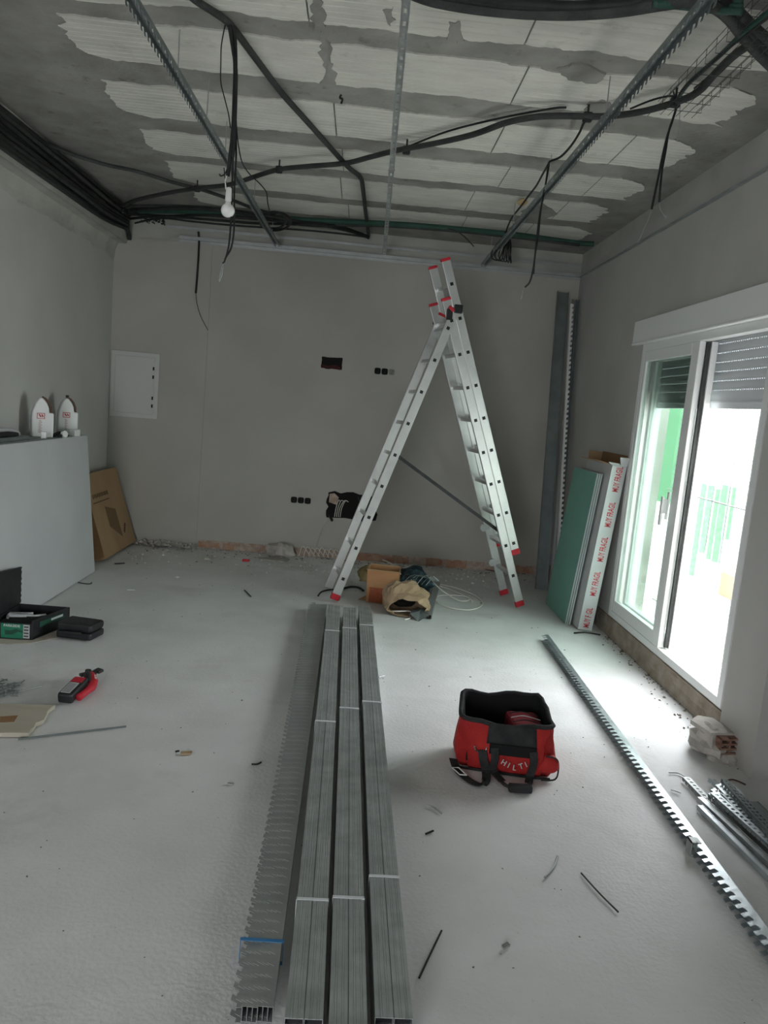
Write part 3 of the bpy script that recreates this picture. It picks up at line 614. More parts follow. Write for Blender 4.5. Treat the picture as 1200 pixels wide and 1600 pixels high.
# ------------------------------------------------------------------ plasterboards leaning on the left wall
ang = math.atan2(.105, 1.18); BH, BL = 1.19, 2.4
bm = MB().boxmm((-.0125, 0, 0), (0, BL, BH)); me0 = None
zx = V((-math.sin(ang), 0, math.cos(ang))); xx = V((math.cos(ang), 0, math.sin(ang)))
cmn = -.0125*xx.z
bx0 = -2.207; sp = .0131/math.cos(ang)
mbx = basis((0, 0, 0), xx, (0, 1, 0), zx)
for k in range(21):
    yo = 6.622-BL-(.006*((k*7) % 3) if k else 0)
    if k == 0 or me0 is None:
        mb = MB().boxmm((-.0125, 0, 0), (0, BL, BH)); mb.v = [mbx @ a_+V((0, 0, .0125*xx.z+.001)) for a_ in mb.v]
        # local coordinates (base at the front foot of the board)
        b0 = V((bx0, yo, 0)); mb.v = [a_+b0 for a_ in mb.v]
        o = build(mb, 'plasterboard', M['board_white'], base=b0)
        e = MB().boxmm((-.0113, -.001, .001), (-.0012, BL+.001, BH+.0012)); e.v = [mbx @ a_+V((0, 0, .0125*xx.z+.001))+b0 for a_ in e.v]
        oe = build(e, 'board_edge', M['board_core'], o); proto = (o, oe)
        tag(o, 'front white plasterboard of the leaning stack by the left wall, its face to the room', 'plasterboard', 'plasterboards leaning on the left wall')
    if k == 0: me0 = o; continue
    c = proto[0].copy(); C.objects.link(c); c.location = V((bx0-sp*k, yo, 0)); ce = proto[1].copy(); C.objects.link(ce); ce.parent = c
    c['label'] = 'plasterboard in the leaning stack by the left wall, hidden behind the front one' if k < 20 else 'hindmost plasterboard of the leaning stack, against the left wall'
# things standing on top of the stack
ztop = BH*zx.z+.0125*xx.z+.003
def jug(cx, cy, lab, capdark):
    t = thing('plastic_jug', lab, 'jug', (cx, cy, ztop))
    # profile in y-z (faces the room), thickness in x
    W_ = .15
    body = [(-.075, 0), (.075, 0), (.078, .05), (.078, .19), (.045, .19), (.042, .23), (.02, .275), (-.005, .305), (-.025, .30), (-.05, .26), (-.072, .20), (-.078, .15), (-.078, .05)]
    mx = basis((cx+.0, cy, ztop), (0, -1, 0), (0, 0, 1), (-1, 0, 0)); mx = Matrix.Translation((cx, cy, 0)) @ Matrix.Rotation(math.radians(-60), 4, 'Z') @ Matrix.Translation((-cx, -cy, 0)) @ mx
    mx = mx @ Matrix.Scale(-1, 4, (1, 0, 0))
    build(MB().prism(body, -.048, .048, mx), 'body', M['jug'], t, bevel=.014)
    build(MB().ribbon([mx @ V((a_, b_, 0)) for a_, b_ in ((-.002, .308), (.022, .295), (.045, .265), (.058, .23), (.062, .188))], mx.to_3x3() @ V((0, 0, 1)), .035, .014), 'strap', M['strap_brown'], t)
    fr = mx @ Matrix.Translation((-.015, .165, -.0495)) @ Matrix.Scale(-1, 4, (0, 0, 1))
    fm = mx @ Matrix.Translation((-.015, .165, -.0492))
    # red printed square frame with a zig-zag emblem
    lb = MB()
    for (a, b, c_, d_) in ((-.028, .018, .028, .022), (-.028, -.022, .028, -.018), (-.028, -.022, -.024, .022), (.024, -.022, .028, .022)): lb.boxmm((a, b, -.0012), (c_, d_, 0), fm)
    for pts in ([(-.018, .012), (-.008, .012), (.006, -.010), (-.004, -.010)], [(.002, .012), (.010, .012), (.019, -.006), (.011, -.010)]): lb.prism(pts, -.0012, 0, fm)
    build(lb, 'emblem', M['red_print'], t)
    l2 = MB()
    for i in range(9): l2.boxmm((-.012, -.04-.011*i, -.001), (-.012+.022*(1 if i % 2 else .7), -.034-.011*i, 0), fm)
    build(l2, 'fine_print', mat('pale_pink_print', (.55, .40, .40), .7), t)
    if capdark: build(MB().lathe([(.0, 0), (.013, 0), (.013, .022), (.0, .022)], mx @ V((-.004, .305, 0)), 12), 'cap', M['conduit'], t)
    return t
jug(-2.44, 5.99, 'left white plastic jug with red emblem and brown strap on the board stack', False)
jug(-2.44, 6.50, 'right white plastic jug with dark cap and red emblem, furthest along the board stack', True)
mb = MB().lathe([(.03, 0), (.034, .01), (.034, .14), (.028, .19), (.014, .225), (.012, .24)], (-2.50, 6.22, ztop), 16)
tag(build(mb, 'white_bottle', M['jug'], base=(-2.50, 6.22, ztop), smooth=True), 'slim white bottle standing between and behind the two jugs', 'bottle')
def smallbox(cx, cy, s, rz, mt, name, lab, cat='box'):
    mx = Matrix.Translation((cx, cy, ztop)) @ Matrix.Rotation(math.radians(rz), 4, 'Z')
    return tag(build(MB().boxmm((-s[0]/2, -s[1]/2, 0), (s[0]/2, s[1]/2, s[2]), mx), name, M[mt], base=(cx, cy, ztop), bevel=.003), lab, cat)
smallbox(-2.345, 5.80, (.035, .05, .055), 15, 'jug', 'small_box', 'tiny white box in front of the left jug on the board stack')
smallbox(-2.335, 6.395, (.05, .09, .055), -6, 'jug', 'small_box', 'white box in front of the right jug')
# roll of tape and dark tool between the jugs
t = thing('snips', 'dark pair of snips lying with a white roll between the jugs', 'hand tool', (-2.36, 6.14, ztop))
build(MB().tube(spline([(-2.37, 6.05, ztop+.016), (-2.36, 6.12, ztop+.030), (-2.35, 6.20, ztop+.022), (-2.345, 6.27, ztop+.008)]), [.016]*8+[.014]*4+[.01]*4, 8), 'handle', M['cable'], t)
build(MB().tube(spline([(-2.335, 6.05, ztop+.014), (-2.33, 6.12, ztop+.018), (-2.335, 6.2, ztop+.012)]), .012, 8), 'handle', M['cable'], t)
tag(build(MB().lathe([(.016, -.012), (.026, -.012), (.026, .012), (.016, .012)], (-2.315, 6.115, ztop+.027), 18, V((1, -.5, .3))), 'tape_roll', M['jug'], base=(-2.32, 6.12, ztop)), 'small white tape roll beside the dark snips', 'tape roll')
t = thing('tile_cutter', 'grey and dark hand sanding tool lying on the near end of the board stack', 'hand tool', (-2.42, 5.2, ztop))
build(MB().boxmm((-2.48, 5.0, ztop), (-2.345, 5.56, ztop+.035)), 'base_plate', M['galv_blue'], t, bevel=.006)
build(MB().tube(spline([(-2.41, 5.03, ztop+.036), (-2.41, 5.08, ztop+.075), (-2.41, 5.3, ztop+.085), (-2.41, 5.48, ztop+.06), (-2.41, 5.52, ztop+.037)]), .016, 10, squash=.8), 'handle', M['grey_print'], t, smooth=True)
build(MB().boxmm((-2.455, 5.10, ztop+.035), (-2.365, 5.43, ztop+.062)), 'housing', M['cable'], t, bevel=.01)
mb = MB().boxmm((-2.335, 4.75, ztop+.0), (-2.318, 5.80, ztop+.008)); tag(build(mb, 'metal_ruler', M['galv_blue'], base=(-2.33, 5.2, ztop)), 'dark metal strip lying along the front edge of the board stack', 'metal strip')
# ------------------------------------------------------------------ brown carton in the left corner
t = thing('brown_carton', 'flat brown cardboard carton with dark print leaning in the left back corner', 'box', (-2.35, 7.4, 0))
H_ = .80; xb, xt = -2.235, -2.475; z_ = V((xt-xb, 0, .765)).normalized(); x_ = V((z_.z, 0, -z_.x)); D_ = .105
km = basis((xb, 6.99, 0), x_, (0, 1, 0), z_); lift = 0
km = Matrix.Translation((-0.0, 0, -min(0, (x_*-D_).z)+.001)) @ km
build(MB().boxmm((-D_, 0, 0), (0, .96, H_), km), 'body', M['card'], t, bevel=.003)
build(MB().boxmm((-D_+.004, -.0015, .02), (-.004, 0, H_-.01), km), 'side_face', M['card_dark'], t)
fmx = km @ basis((.0008, 0, 0), (0, 1, 0), (0, 0, 1), (1, 0, 0))
text('CARTON PLUMA', .07, fmx @ basis((.34, .61, 0), (1, 0, 0), (0, 1, 0), (0, 0, 1)), M['card_print'], t, sx=.9) if False else None
pr = MB()
for i in range(11): pr.boxmm((.10+.04*i, .56+.018*(i % 2)*.3, 0), (.10+.04*i+.026, .60, .001), fmx)
pr.boxmm((.08, .515, 0), (.52, .525, .001), fmx)
build(pr, 'print_line', M['card_print'], t)
build(MB().prism([(.34, .46), (.61, .40), (.61, .11), (.34, .26)], 0, .001, fmx), 'print_block', mat('card_print_soft', (.19, .125, .065), .9), t)
pr = MB()
for i in range(4): pr.boxmm((.68+.02*i, .14+.02*i, 0), (.72+.02*i, .17+.02*i, .001), fmx)
build(pr, 'print_marks', M['card_print'], t)
# ------------------------------------------------------------------ open tool case at the left
t = thing('open_tool_case', 'open black tool case with a green printed label, lid up, on the floor at left', 'tool case', (-2.1, 4.9, 0))
cz = .125; A, B_, C_, D2 = V((-2.178, 4.70, 0)), V((-1.945, 4.715, 0)), V((-1.85, 5.08, 0)), V((-2.178, 5.08, 0))
def wallp(a, b, z0, z1, th, name='case_wall', mt='black', inn=V((-2.2, 4.9, 0))):
    d = (b-a).normalized(); n = V((d.y, -d.x, 0));
    if n.dot(inn-a) < 0: n = -n
    pts = [a, b, b+n*th, a+n*th]; return build(MB().prism([(q.x, q.y) for q in pts], z0, z1), name, M[mt], t, bevel=.003)
wallp(A, B_, .001, cz-.02, .012); wallp(B_, C_, .001, cz, .012); wallp(D2, C_, .001, cz, .012); wallp(A, D2, .001, cz, .012)
build(MB().prism([(q.x, q.y) for q in (A, B_, C_, D2)], .001, .02), 'case_floor', M['black'], t)
build(MB().prism([(-2.16, 4.72), (-1.96, 4.73), (-1.925, 4.85), (-2.16, 4.85)], .02, .10), 'foam_insert', M['lining'], t)
build(MB().boxmm((-2.15, 4.86, .02), (-1.98, 5.02, .07)), 'tool_inside', M['conduit'], t, bevel=.01)
build(MB().prism([(-2.16, 4.83), (-2.05, 4.86), (-2.03, 4.93), (-2.10, 4.91), (-2.17, 4.90)], .10, .118), 'white_rag', M['grey_print'], t, bevel=.004)
build(MB().tube(spline([(-2.14, 4.80, .105), (-2.15, 4.86, .115), (-2.02, 4.88, .107), (-1.96, 4.95, .10)]), .008, 6), 'tool_cord', M['galv_dull'], t)
# green side trim
d = (C_-B_).normalized(); n = V((d.y, -d.x, 0)); a = B_+n*.001
build(MB().prism([(q.x, q.y) for q in (a+d*.06, a+d*.30, a+d*.30+n*.006, a+d*.06+n*.006)], .07, .105), 'latch_bar', M['green_dark'], t, bevel=.003)
build(MB().prism([(q.x, q.y) for q in (a+d*.17, a+d*.29, a+d*.29+n*.009, a+d*.17+n*.009)], .085, .1), 'latch', M['grey_print'], t, bevel=.003)
# label on the front face
q0 = at(10, 998, 1, 4.70); q1 = at(50, 1002, 1, 4.715)
lx0, lx1 = -2.135, -1.962
build(MB().boxmm((lx0, 4.699, .010), (-2.000, 4.7105, .103)), 'green_label', M['green_plastic'], t)
build(MB().boxmm((-2.000, 4.7055, .012), (lx1, 4.7105, .100)), 'label_panel', M['grey_print'], t)
text('PARKSIDE', .022, basis((-2.068, 4.6982, .090), (1, 0, 0), (0, 0, 1), (0, -1, 0)), M['white_print'], t, sx=1.05)
lm = MB()
for i in range(4): lm.boxmm((-1.995, 4.7045, .022+.02*i), (-1.967, 4.7056, .030+.02*i))
build(lm, 'panel_marks', M['conduit'], t)
lm = MB().prism([(-2.11, .03), (-2.06, .035), (-2.03, .055), (-2.0, .05), (-2.0, .062), (-2.04, .072), (-2.08, .058), (-2.11, .06)], 0, .0006, basis((0, 4.6985, 0), (1, 0, 0), (0, 0, 1), (0, -1, 0)))
build(lm, 'printed_drawing', M['green_dark'], t)
lid = MB(); pts = [(4.62, .11), (5.085, .125), (5.092, .20), (5.08, .27), (5.095, .33), (5.085, .375), (4.80, .40), (4.62, .41)]
n_ = []
for i in range(16):
    f = i/15; n_.append((5.085+.008*math.sin(i*2.6), .13+.245*f))
lid.prism([(4.70, .13)]+n_+[(4.80, .405), (4.70, .41)], 0, .016, basis((-2.196, 0, 0), (0, 1, 0), (0, 0, 1), (1, 0, 0)))
build(lid, 'lid', M['black'], t)
# smaller closed case beside it
t = thing('small_black_case', 'small closed black case on the floor right of the open tool case', 'tool case', (-1.72, 4.9, 0))
cc = [(-1.835, 4.80), (-1.60, 4.765), (-1.565, 4.93), (-1.80, 4.975)]
build(MB().prism(cc, .001, .05), 'base', M['black'], t, bevel=.014); build(MB().prism(cc, .052, .105), 'lid', M['black'], t, bevel=.018)
build(MB().boxmm((-1.78, 4.755, .042), (-1.66, 4.775, .060)), 'handle', M['cable'], t, bevel=.004)
build(MB().prism([(-1.74, 4.84), (-1.66, 4.828), (-1.655, 4.85), (-1.735, 4.862)], .105, .108), 'badge', M['conduit'], t)
# kraft sheet under the case
mb = MB().prism([(-2.35, 4.62), (-2.05, 4.61), (-1.93, 4.66), (-1.82, 4.80), (-1.85, 4.9), (-2.3, 4.95)], -.001, .0012)
tag(build(mb, 'paper_scrap', M['wood'], base=(-2.1, 4.7, 0)), 'crumpled beige paper sheet poking out under the open tool case', 'paper')
# ------------------------------------------------------------------ red multi-tool
t = thing('cordless_multitool', 'red and black cordless cutting tool with black blade lying on floor at left', 'power tool', (-1.37, 3.95, 0))
a = V((-1.385, 3.775, .045)); c = at(141, 1056, 2, .045); b = V((-1.345, 3.93, .045)); dd = V((.12, 1, 0)).normalized()
rx = V((dd.y, -dd.x, 0)); mx = basis((a.x, a.y, 0), rx, dd, (0, 0, 1)) @ Matrix.Rotation(math.radians(9), 4, 'X')
build(MB().boxmm((-.040, -.004, .006), (.040, .185, .062), mx), 'battery', M['black'], t, bevel=.013)
build(MB().boxmm((-.028, .012, .062), (.022, .115, .0635), mx), 'battery_label', M['grey_print'], t)
build(MB().boxmm((-.029, .120, .062), (.030, .172, .064), mx), 'battery_stripe', M['red'], t)
lm = MB()
for i in range(7): lm.boxmm((-.024, .020+.013*i, .0635), (.018, .024+.013*i, .0639), mx)
build(lm, 'label_lines', M['conduit'], t)
e1 = V((a.x+.058, a.y+.03, .03)); e2 = V((a.x+.075, a.y+.16, .036))
build(MB().tube(spline([e1, e2, (e2+c)/2+V((.012, .0, .004)), c], 3), [.019]*3+[.024]*3+[.028]*3+[.026], 12), 'body', M['red'], t, smooth=True)
build(MB().tube([e2+V((-.02, .03, .016)), (e2+c)/2+V((-.02, .02, .016)), c+V((-.012, -.01, .012))], [.016, .022, .022], 10), 'grip', M['conduit'], t, smooth=True)
text('HILTI', .022, basis((e2+c)/2+V((.028, .0, .028)), (c-e2).normalized(), (c-e2).normalized().cross(V((-.5, .2, -.8))).normalized(), V((.5, -.2, .8)).normalized()), M['white_print'], t)
build(MB().tube([c, c+V((.005, .04, .0))], [.026, .018], 10), 'head', M['black'], t)
l0, l1, l2 = at(125, 1055, 2, .05), at(150, 1050, 2, .05), at(158, 1046, 2, .055)
build(MB().bar(l0, l1, .030, .016, (0, 0, 1)).bar(l1, l2, .045, .016, (0, 0, 1)), 'blade', M['conduit'], t, bevel=.004)
build(MB().lathe([(.0, 0), (.016, 0), (.016, .014), (0, .014)], (l0+l1)/2+V((0, 0, .008)), 12), 'blade_bolt', M['black'], t)
# ------------------------------------------------------------------ bits at the left edge
P0 = [at(-30, 1152, 2, 0), at(45, 1152, 2, 0), at(86, 1108, 2, 0), at(-30, 1105, 2, 0)]
rp = random.Random(4); poly = [P0[0], P0[1]]+[P0[1].lerp(P0[2], f)+V((rp.uniform(-.012, .012), rp.uniform(-.008, .008), 0)) for f in [i/9 for i in range(1, 9)]]+[P0[2], P0[3]]
t = thing('broken_board', 'broken pale board scrap on the floor at the left edge', 'board scrap', P0[1])
build(MB().prism([(q.x, q.y) for q in poly], .001, .022), 'board', M['wood'], t)
q = [at(0, 1120, 2, .022), at(28, 1118, 2, .022), at(22, 1128, 2, .022), at(0, 1129, 2, .022)]
build(MB().prism([(v_.x, v_.y) for v_ in q], .0222, .0235), 'stain', M['card_dark'], t)
def rod(name, lab, pts, r, mt, cat='wire', z=None, n=6):
    z = r+.001 if z is None else z
    P = [at(u, v, 2, z) for u, v in pts]; P = spline(P, 4) if len(P) > 2 else P
    return tag(build(MB().tube(P, r, n), name, M[mt], base=(P[0].x, P[0].y, 0)), lab, cat)
rod('thin_metal_rod', 'thin straight metal rod on floor at left, just below the broken board', [(28, 1155), (197, 1135)], .0045, 'galv_blue', 'rod')
rod('thin_metal_rod', 'thin metal rod on the floor at the left edge above the broken board', [(-20, 1092), (65, 1072)], .0045, 'galv_dull', 'rod')
hp = thing('screw_heap', 'small heap of blue-grey screws on the floor at the left edge', 'screws', at(5, 1080, 2, 0))
hp_mb = MB()
for i in range(90):
    u, v = random.uniform(-25, 30), random.uniform(1062, 1088)
    if u > 10 and v < 1066: continue
    c = at(u, v, 2, random.uniform(.004, .016)); a_ = random.uniform(0, 3.14); dv = V((math.cos(a_), math.sin(a_), random.uniform(-.15, .15)))*.018
    hp_mb.tube([c-dv, c+dv], .0025, 5)
o = build(hp_mb, 'screws', M['galv_blue'], hp); o['kind'] = 'stuff'
rod('steel_pin', 'short dark steel pin sticking out beside the screw heap', [(12, 1083), (38, 1063)], .004, 'galv_blue', 'rod')
# ------------------------------------------------------------------ red tool bag
t = thing('red_tool_bag', 'open red cloth tool bag with black rim, handles and shoulder strap on the floor', 'tool bag', (.83, 3.45, 0))
rim = [V((.578, 3.335, .262)), V((.62, 3.60, .30)), V((1.015, 3.615, .30)), V((1.012, 3.29, .262))]    # front-left, back-left, back-right, front-right
bas = [V((.605, 3.385, 0)), V((.66, 3.64, 0)), V((1.055, 3.60, 0)), V((1.02, 3.32, 0))]
def ringpts(cs, n=9, r=.12):
    out = []
    for i in range(4):
        a_, b_ = cs[i], cs[(i+1) % 4]
        for k in range(n): out.append(a_.lerp(b_, k/n))
    c = sum(cs, V((0, 0, 0)))/4
    return out, c
def loft(levels, name, mt, parent, close=False, inward=0):
    vs = []; n = None
    for cs, bul, z, rnd in levels:
        pts, c = ringpts(cs); n = len(pts)
        for i, p in enumerate(pts):
            k = i % 9; f = k/9; corner = min(f, 1-f)
            d = (p-c); d.z = 0; sc_ = 1+bul*math.sin(math.pi*f)-rnd*max(0, .12-corner)/.12*.10
            w_ = .010*noise.noise(V((p.x*9, p.y*9, (z or .26)*14)))*(1 if bul else 0)
            q_ = c+d*sc_; q_.z = (p.z+.012*math.sin(f*9.4+i//9*2)*math.sin(math.pi*f)-.012*math.sin(math.pi*f)) if z is None else z
            vs.append(q_+d.normalized()*(w_-inward))
    mb = MB(); L = len(levels)
    mb.add(vs, [(j*n+i, j*n+(i+1) % n, (j+1)*n+(i+1) % n, (j+1)*n+i) for j in range(L-1) for i in range(n)])
    return mb, vs[-n:], vs[:n]
def lerpc(f): return [b_.lerp(r_, f) for b_, r_ in zip(bas, rim)]
lv = [(bas, -.02, .002, 2.2), (lerpc(.08), .10, .02, 2.0), (lerpc(.3), .19, .075, 1.8), (lerpc(.55), .13, .14, 1.6), (lerpc(.8), .03, .205, 1.3), (lerpc(.93), -.01, .238, 1.0), (rim, .0, None, .8)]
mb, top, bot = loft(lv, '', '', t); mb.add(bot, [list(range(len(bot)))[::-1]])
ob = build(mb, 'body', M['red_cloth'], t, smooth=True); so = ob.modifiers.new('thick', 'SOLIDIFY'); so.thickness = .004; so.offset = -1
lv2 = [(lerpc(.1), -.10, .03, 1), (lerpc(.55), -.04, .14, 1.4), (rim, -.01, None, .8)]
mb, top2, bot2 = loft(lv2, '', '', t, inward=.012); mb.add(bot2, [list(range(len(bot2)))[::-1]])
build(mb, 'lining', M['lining'], t, smooth=True)
rt_ = top+[top[0]]
build(MB().tube([p+V((0, 0, .004*noise.noise(V((p.x*20, p.y*20, 0))))) for p in rt_], .011, 8, cap=False), 'rim', M['black_cloth'], t, smooth=True)
def onfront(f, g, out=.006):
    """point on the front face of the bag: f left->right, g bottom->top"""
    cs = lerpc(g); a_, b_ = cs[0], cs[3]; p = a_.lerp(b_, f); c = sum(cs, V((0, 0, 0)))/4; bul = [.0, .16, .12, .04, 0]; 
    bb = .17*math.sin(math.pi*min(1, g*1.0+.05))*(1-g*.55)*math.sin(math.pi*f)
    d = p-c; d.z = 0; q_ = c+d*(1+bb); q_.z = cs[0].z if g > .9 else .262*g; return q_+V((0, -out, 0))
def patch(f0, f1, g0, g1, name, mt, out=.008, th=.003, n=8, par=None):
    vs = [onfront(f0+(f1-f0)*i/n, g0+(g1-g0)*j/n, out) for j in range(n+1) for i in range(n+1)]
    mb = MB().add(vs, [(j*(n+1)+i, j*(n+1)+i+1, (j+1)*(n+1)+i+1, (j+1)*(n+1)+i) for j in range(n) for i in range(n)])
    o = build(mb, name, M[mt], par or t, smooth=True); s_ = o.modifiers.new('thick', 'SOLIDIFY'); s_.thickness = th; s_.offset = 1; return o
patch(.30, .80, .60, .99, 'front_panel', 'black_cloth', .010)
patch(.33, .80, .42, .62, 'handle_panel', 'lining', .016)
patch(-.0, 1.0, .0, .05, 'base_piping', 'black_cloth', .012)
tx = onfront(.60, .25, .030)
for i, (ch, dx, dz, rot) in enumerate((('H', -.062, .016, -30), ('I', -.038, .004, -25), ('L', -.010, -.006, -8), ('T', .020, .004, 22), ('I', .042, .014, 28))):
    r = math.radians(rot); zax = V((0, -.97, .25)).normalized(); x0_ = V((math.cos(r), 0, math.sin(r))); x0_ = (x0_-zax*x0_.dot(zax)).normalized()
    text(ch, .034, basis(tx+V((dx, -.004, dz)), x0_, zax.cross(x0_), zax), M['grey_print'], t, depth=.002)
# grab handle hanging down the front and touching the floor
for f in (.38, .76):
    a_ = onfront(f, .55, .022)
    build(MB().ribbon(spline([a_, onfront(f+.005, .35, .034), onfront(f-.01, .12, .040), V((onfront(f, 0, 0).x+(.02 if f < .5 else -.02), 3.235, .018))]), (1, 0, 0), .036, .005), 'handle_strap', M['black_cloth'], t)
xa_, xb_ = onfront(.38, 0, 0).x+.012, onfront(.76, 0, 0).x-.012
build(MB().tube(spline([(xa_, 3.24, .018), (xa_+.02, 3.19, .020), ((xa_+xb_)/2, 3.175, .020), (xb_-.015, 3.19, .020), (xb_, 3.24, .018)]), .008, 8), 'handle_strap', M['black_cloth'], t, smooth=True)
build(MB().boxmm((xa_+.025, 3.158, .002), (xb_-.005, 3.196, .036)), 'handle_grip', M['black_cloth'], t, bevel=.008)
# shoulder strap
ss = [onfront(.26, .47, .02), onfront(.27, .30, .04), onfront(.29, .12, .05), V((.705, 3.235, .012)), V((.66, 3.215, .006)), V((.615, 3.27, .008)), V((.585, 3.33, .016)), V((.575, 3.40, .03))]
build(MB().ribbon(spline(ss), [(1, 0, 0)]*16+[(.8, .6, 0)]*6+[(.7, .7, 0)]*14, .040, .005), 'shoulder_strap', M['black_cloth'], t)
bk = V((.612, 3.285, .02)); bt = MB()
c4 = [V((.622, 3.262, .022)), V((.590, 3.262, .022)), V((.560, 3.318, .026)), V((.592, 3.322, .026)), V((.622, 3.262, .022))]
build(MB().tube(c4, .003, 6), 'buckle', M['white_print'], t)
dr = onfront(.24, .50, .016); build(MB().tube([dr+V((.030*math.cos(a_), -.004, .030*math.sin(a_)+.01)) for a_ in [math.pi*(1+k/10) for k in range(11)]], .0035, 6), 'ring', M['steel'], t)
build(MB().tube([dr+V((0, -.006, -.018)), dr+V((.006, -.012, -.045))], .005, 6), 'hook', M['steel'], t)
# side pocket, lower right
build(MB().blob((1.005, 3.335, .060), .070, 3, .1, 16, sq=(.80, .62, .86), flat=True), 'side_pocket', M['red_cloth'], t, smooth=True)
build(MB().tube(spline([(.975, 3.290, .008), (1.04, 3.297, .012), (1.060, 3.325, .045), (1.045, 3.318, .10), (.985, 3.292, .125)]), .004, 6), 'pocket_piping', M['black_cloth'], t)
# red pouch inside
t2 = thing('red_pouch', 'dark red tool pouch with pale stripes inside the open red bag', 'pouch', (.93, 3.45, .03))
build(MB().boxmm((.83, 3.36, .03), (.985, 3.55, .235)), 'pouch', mat('dark_red_cloth', (.20, .012, .018), .8), t2, bevel=.02)
for i in range(3): build(MB().tube(spline([(.838, 3.39+.05*i, .239), (.90, 3.40+.05*i, .248), (.978, 3.38+.05*i, .239)]), .0025, 5), 'cord', M['grey_print'] if i == 1 else M['black_cloth'], t2)
tag(build(MB().boxmm((.66, 3.38, .03), (.82, 3.52, .10)), 'tool_box_insert', M['cable'], base=(.74, 3.45, .03), bevel=.012), 'dark tool lying at the bottom left inside the red bag', 'hand tool')
# ------------------------------------------------------------------ perforated angles and channels, right edge
def perf(p, q, w, h, mt, name, lab, grp=None, rollv=0, cat='metal profile'):
    p, q = V(p), V(q); d = (q-p).normalized(); x_ = d.cross(V((0, 0, 1))).normalized(); R_ = Matrix.Rotation(rollv, 3, d); x_ = R_ @ x_; z_ = x_.cross(d); mx = basis(p, x_, d, z_); L = (q-p).length
    mb = MB().boxmm((-w/2, 0, -.0006), (-w/5, L, .0006), mx).boxmm((w/5, 0, -.0006), (w/2, L, .0006), mx); n = int(L/.03)
    for i in range(n): mb.boxmm((-w/5, i*.03, -.0006), (w/5, i*.03+.016, .0006), mx)
    for s in (-1, 1):
        for i in range(n): mb.boxmm((s*w/2-.0006, i*.03, -h), (s*w/2+.0006, i*.03+.022, 0), mx)
        mb.boxmm((s*w/2-.0006, 0, -h*.5), (s*w/2+.0006, L, 0), mx)
    zmin = min(v.z for v in mb.v)
    o = build(mb, name, M[mt], base=p); tag(o, lab, cat, grp); return o, zmin
gl = 'perforated galvanised strip in the jumbled heap at the lower right, by the doorway'
rnd = random.Random(3)
for k in range(13):
    u0, v0 = 1118+rnd.uniform(-8, 26), 1216+rnd.uniform(0, 26); z = .024+.019*(k//4)
    p = at(u0, v0, 2, z); q = at(1215+rnd.uniform(0, 14), 1300+rnd.uniform(0, 42), 2, z); q = p+(q-p).normalized()*(.95+.02*(k % 4))
    perf(p, q, .034, .018, 'galv_bright' if k % 2 else 'galv_blue', 'perforated_strip', gl, 'perforated strips heaped by the doorway', rnd.uniform(-.35, .35))
p = at(1072, 1214, 2, .02); q = at(1185, 1330, 2, .02); perf(p, q, .036, .018, 'galv_dull', 'perforated_strip', 'dull perforated strip lying apart, left of the strip heap', None)
def channel(a_, b_, w_, h_, mt, lab):
    p = at(*a_, 2, h_+.001); q = at(*b_, 2, h_+.001); d = (q-p).normalized(); x_ = d.cross(V((0, 0, 1))).normalized(); mx = basis(p, x_, d, (0, 0, 1)); L = (q-p).length
    mb = MB().boxmm((-w_/2, 0, -.001), (w_/2, L, 0), mx).boxmm((-w_/2, 0, -h_), (-w_/2+.001, L, 0), mx).boxmm((w_/2-.001, 0, -h_), (w_/2, L, 0), mx).boxmm((-w_/2, 0, 0), (-w_/2+.003, L, .002), mx)
    tag(build(mb, 'u_channel', M[mt], base=p), lab, 'metal profile')
channel((1095, 1245), (1212, 1352), .034, .026, 'galv', 'grey U channel lying between strip heap and the bright channel')
channel((1094, 1258), (1212, 1376), .024, .022, 'galv_bright', 'bright narrow U channel on floor, outermost of the right-hand profiles')
channel((1176, 1252), (1215, 1290), .05, .04, 'galv_blue', 'dark U channel at the right edge behind the strip heap')
# ------------------------------------------------------------------ hollow brick caked in mortar
t = thing('hollow_brick', 'broken hollow brick caked in mortar on the floor under the window corner', 'brick', (2.0, 3.72, 0))
bmx = Matrix.Translation((2.02, 3.62, 0)) @ Matrix.Rotation(math.radians(8), 4, 'Z')
bw, bh, bl = .115, .085, .20
z0_ = .048
mb = MB()
mb.boxmm((-bw/2, .03, z0_), (bw/2, bl, z0_+bh), bmx)
t1 = .009
for i in range(4): zz = z0_+(bh-t1)*i/3; mb.boxmm((-bw/2, 0, zz), (bw/2, .03, zz+t1), bmx)
for i in range(3): xx_ = -bw/2+(bw-t1)*i/2; mb.boxmm((xx_, .0, z0_), (xx_+t1, .03, z0_+bh), bmx)
build(mb, 'brick_body', mat('brick_end', (.20, .105, .08), .95, 0, (.28, .17, .13), 20), t)
build(MB().boxmm((-bw/2+.002, .026, z0_+.002), (bw/2-.002, .031, z0_+bh-.002), bmx), 'cell_back', M['dark_hole'], t)
mb = MB().blob((1.965, 3.745, .05), .115, 4, .5, 16, sq=(.75, 1.1, .8), flat=True); build(mb, 'mortar_lump', M['plaster_chunk'], t)
mb = MB().prism([(-.085, .045), (.055, .045), (.05, .24), (-.02, .27), (-.10, .21)], z0_+bh-.01, z0_+bh+.012, bmx).blob((2.03, 3.67, .012), .085, 8, .4, 14, sq=(1, .9, .5), flat=True); build(mb, 'mortar_cap', M['plaster_chunk'], t)
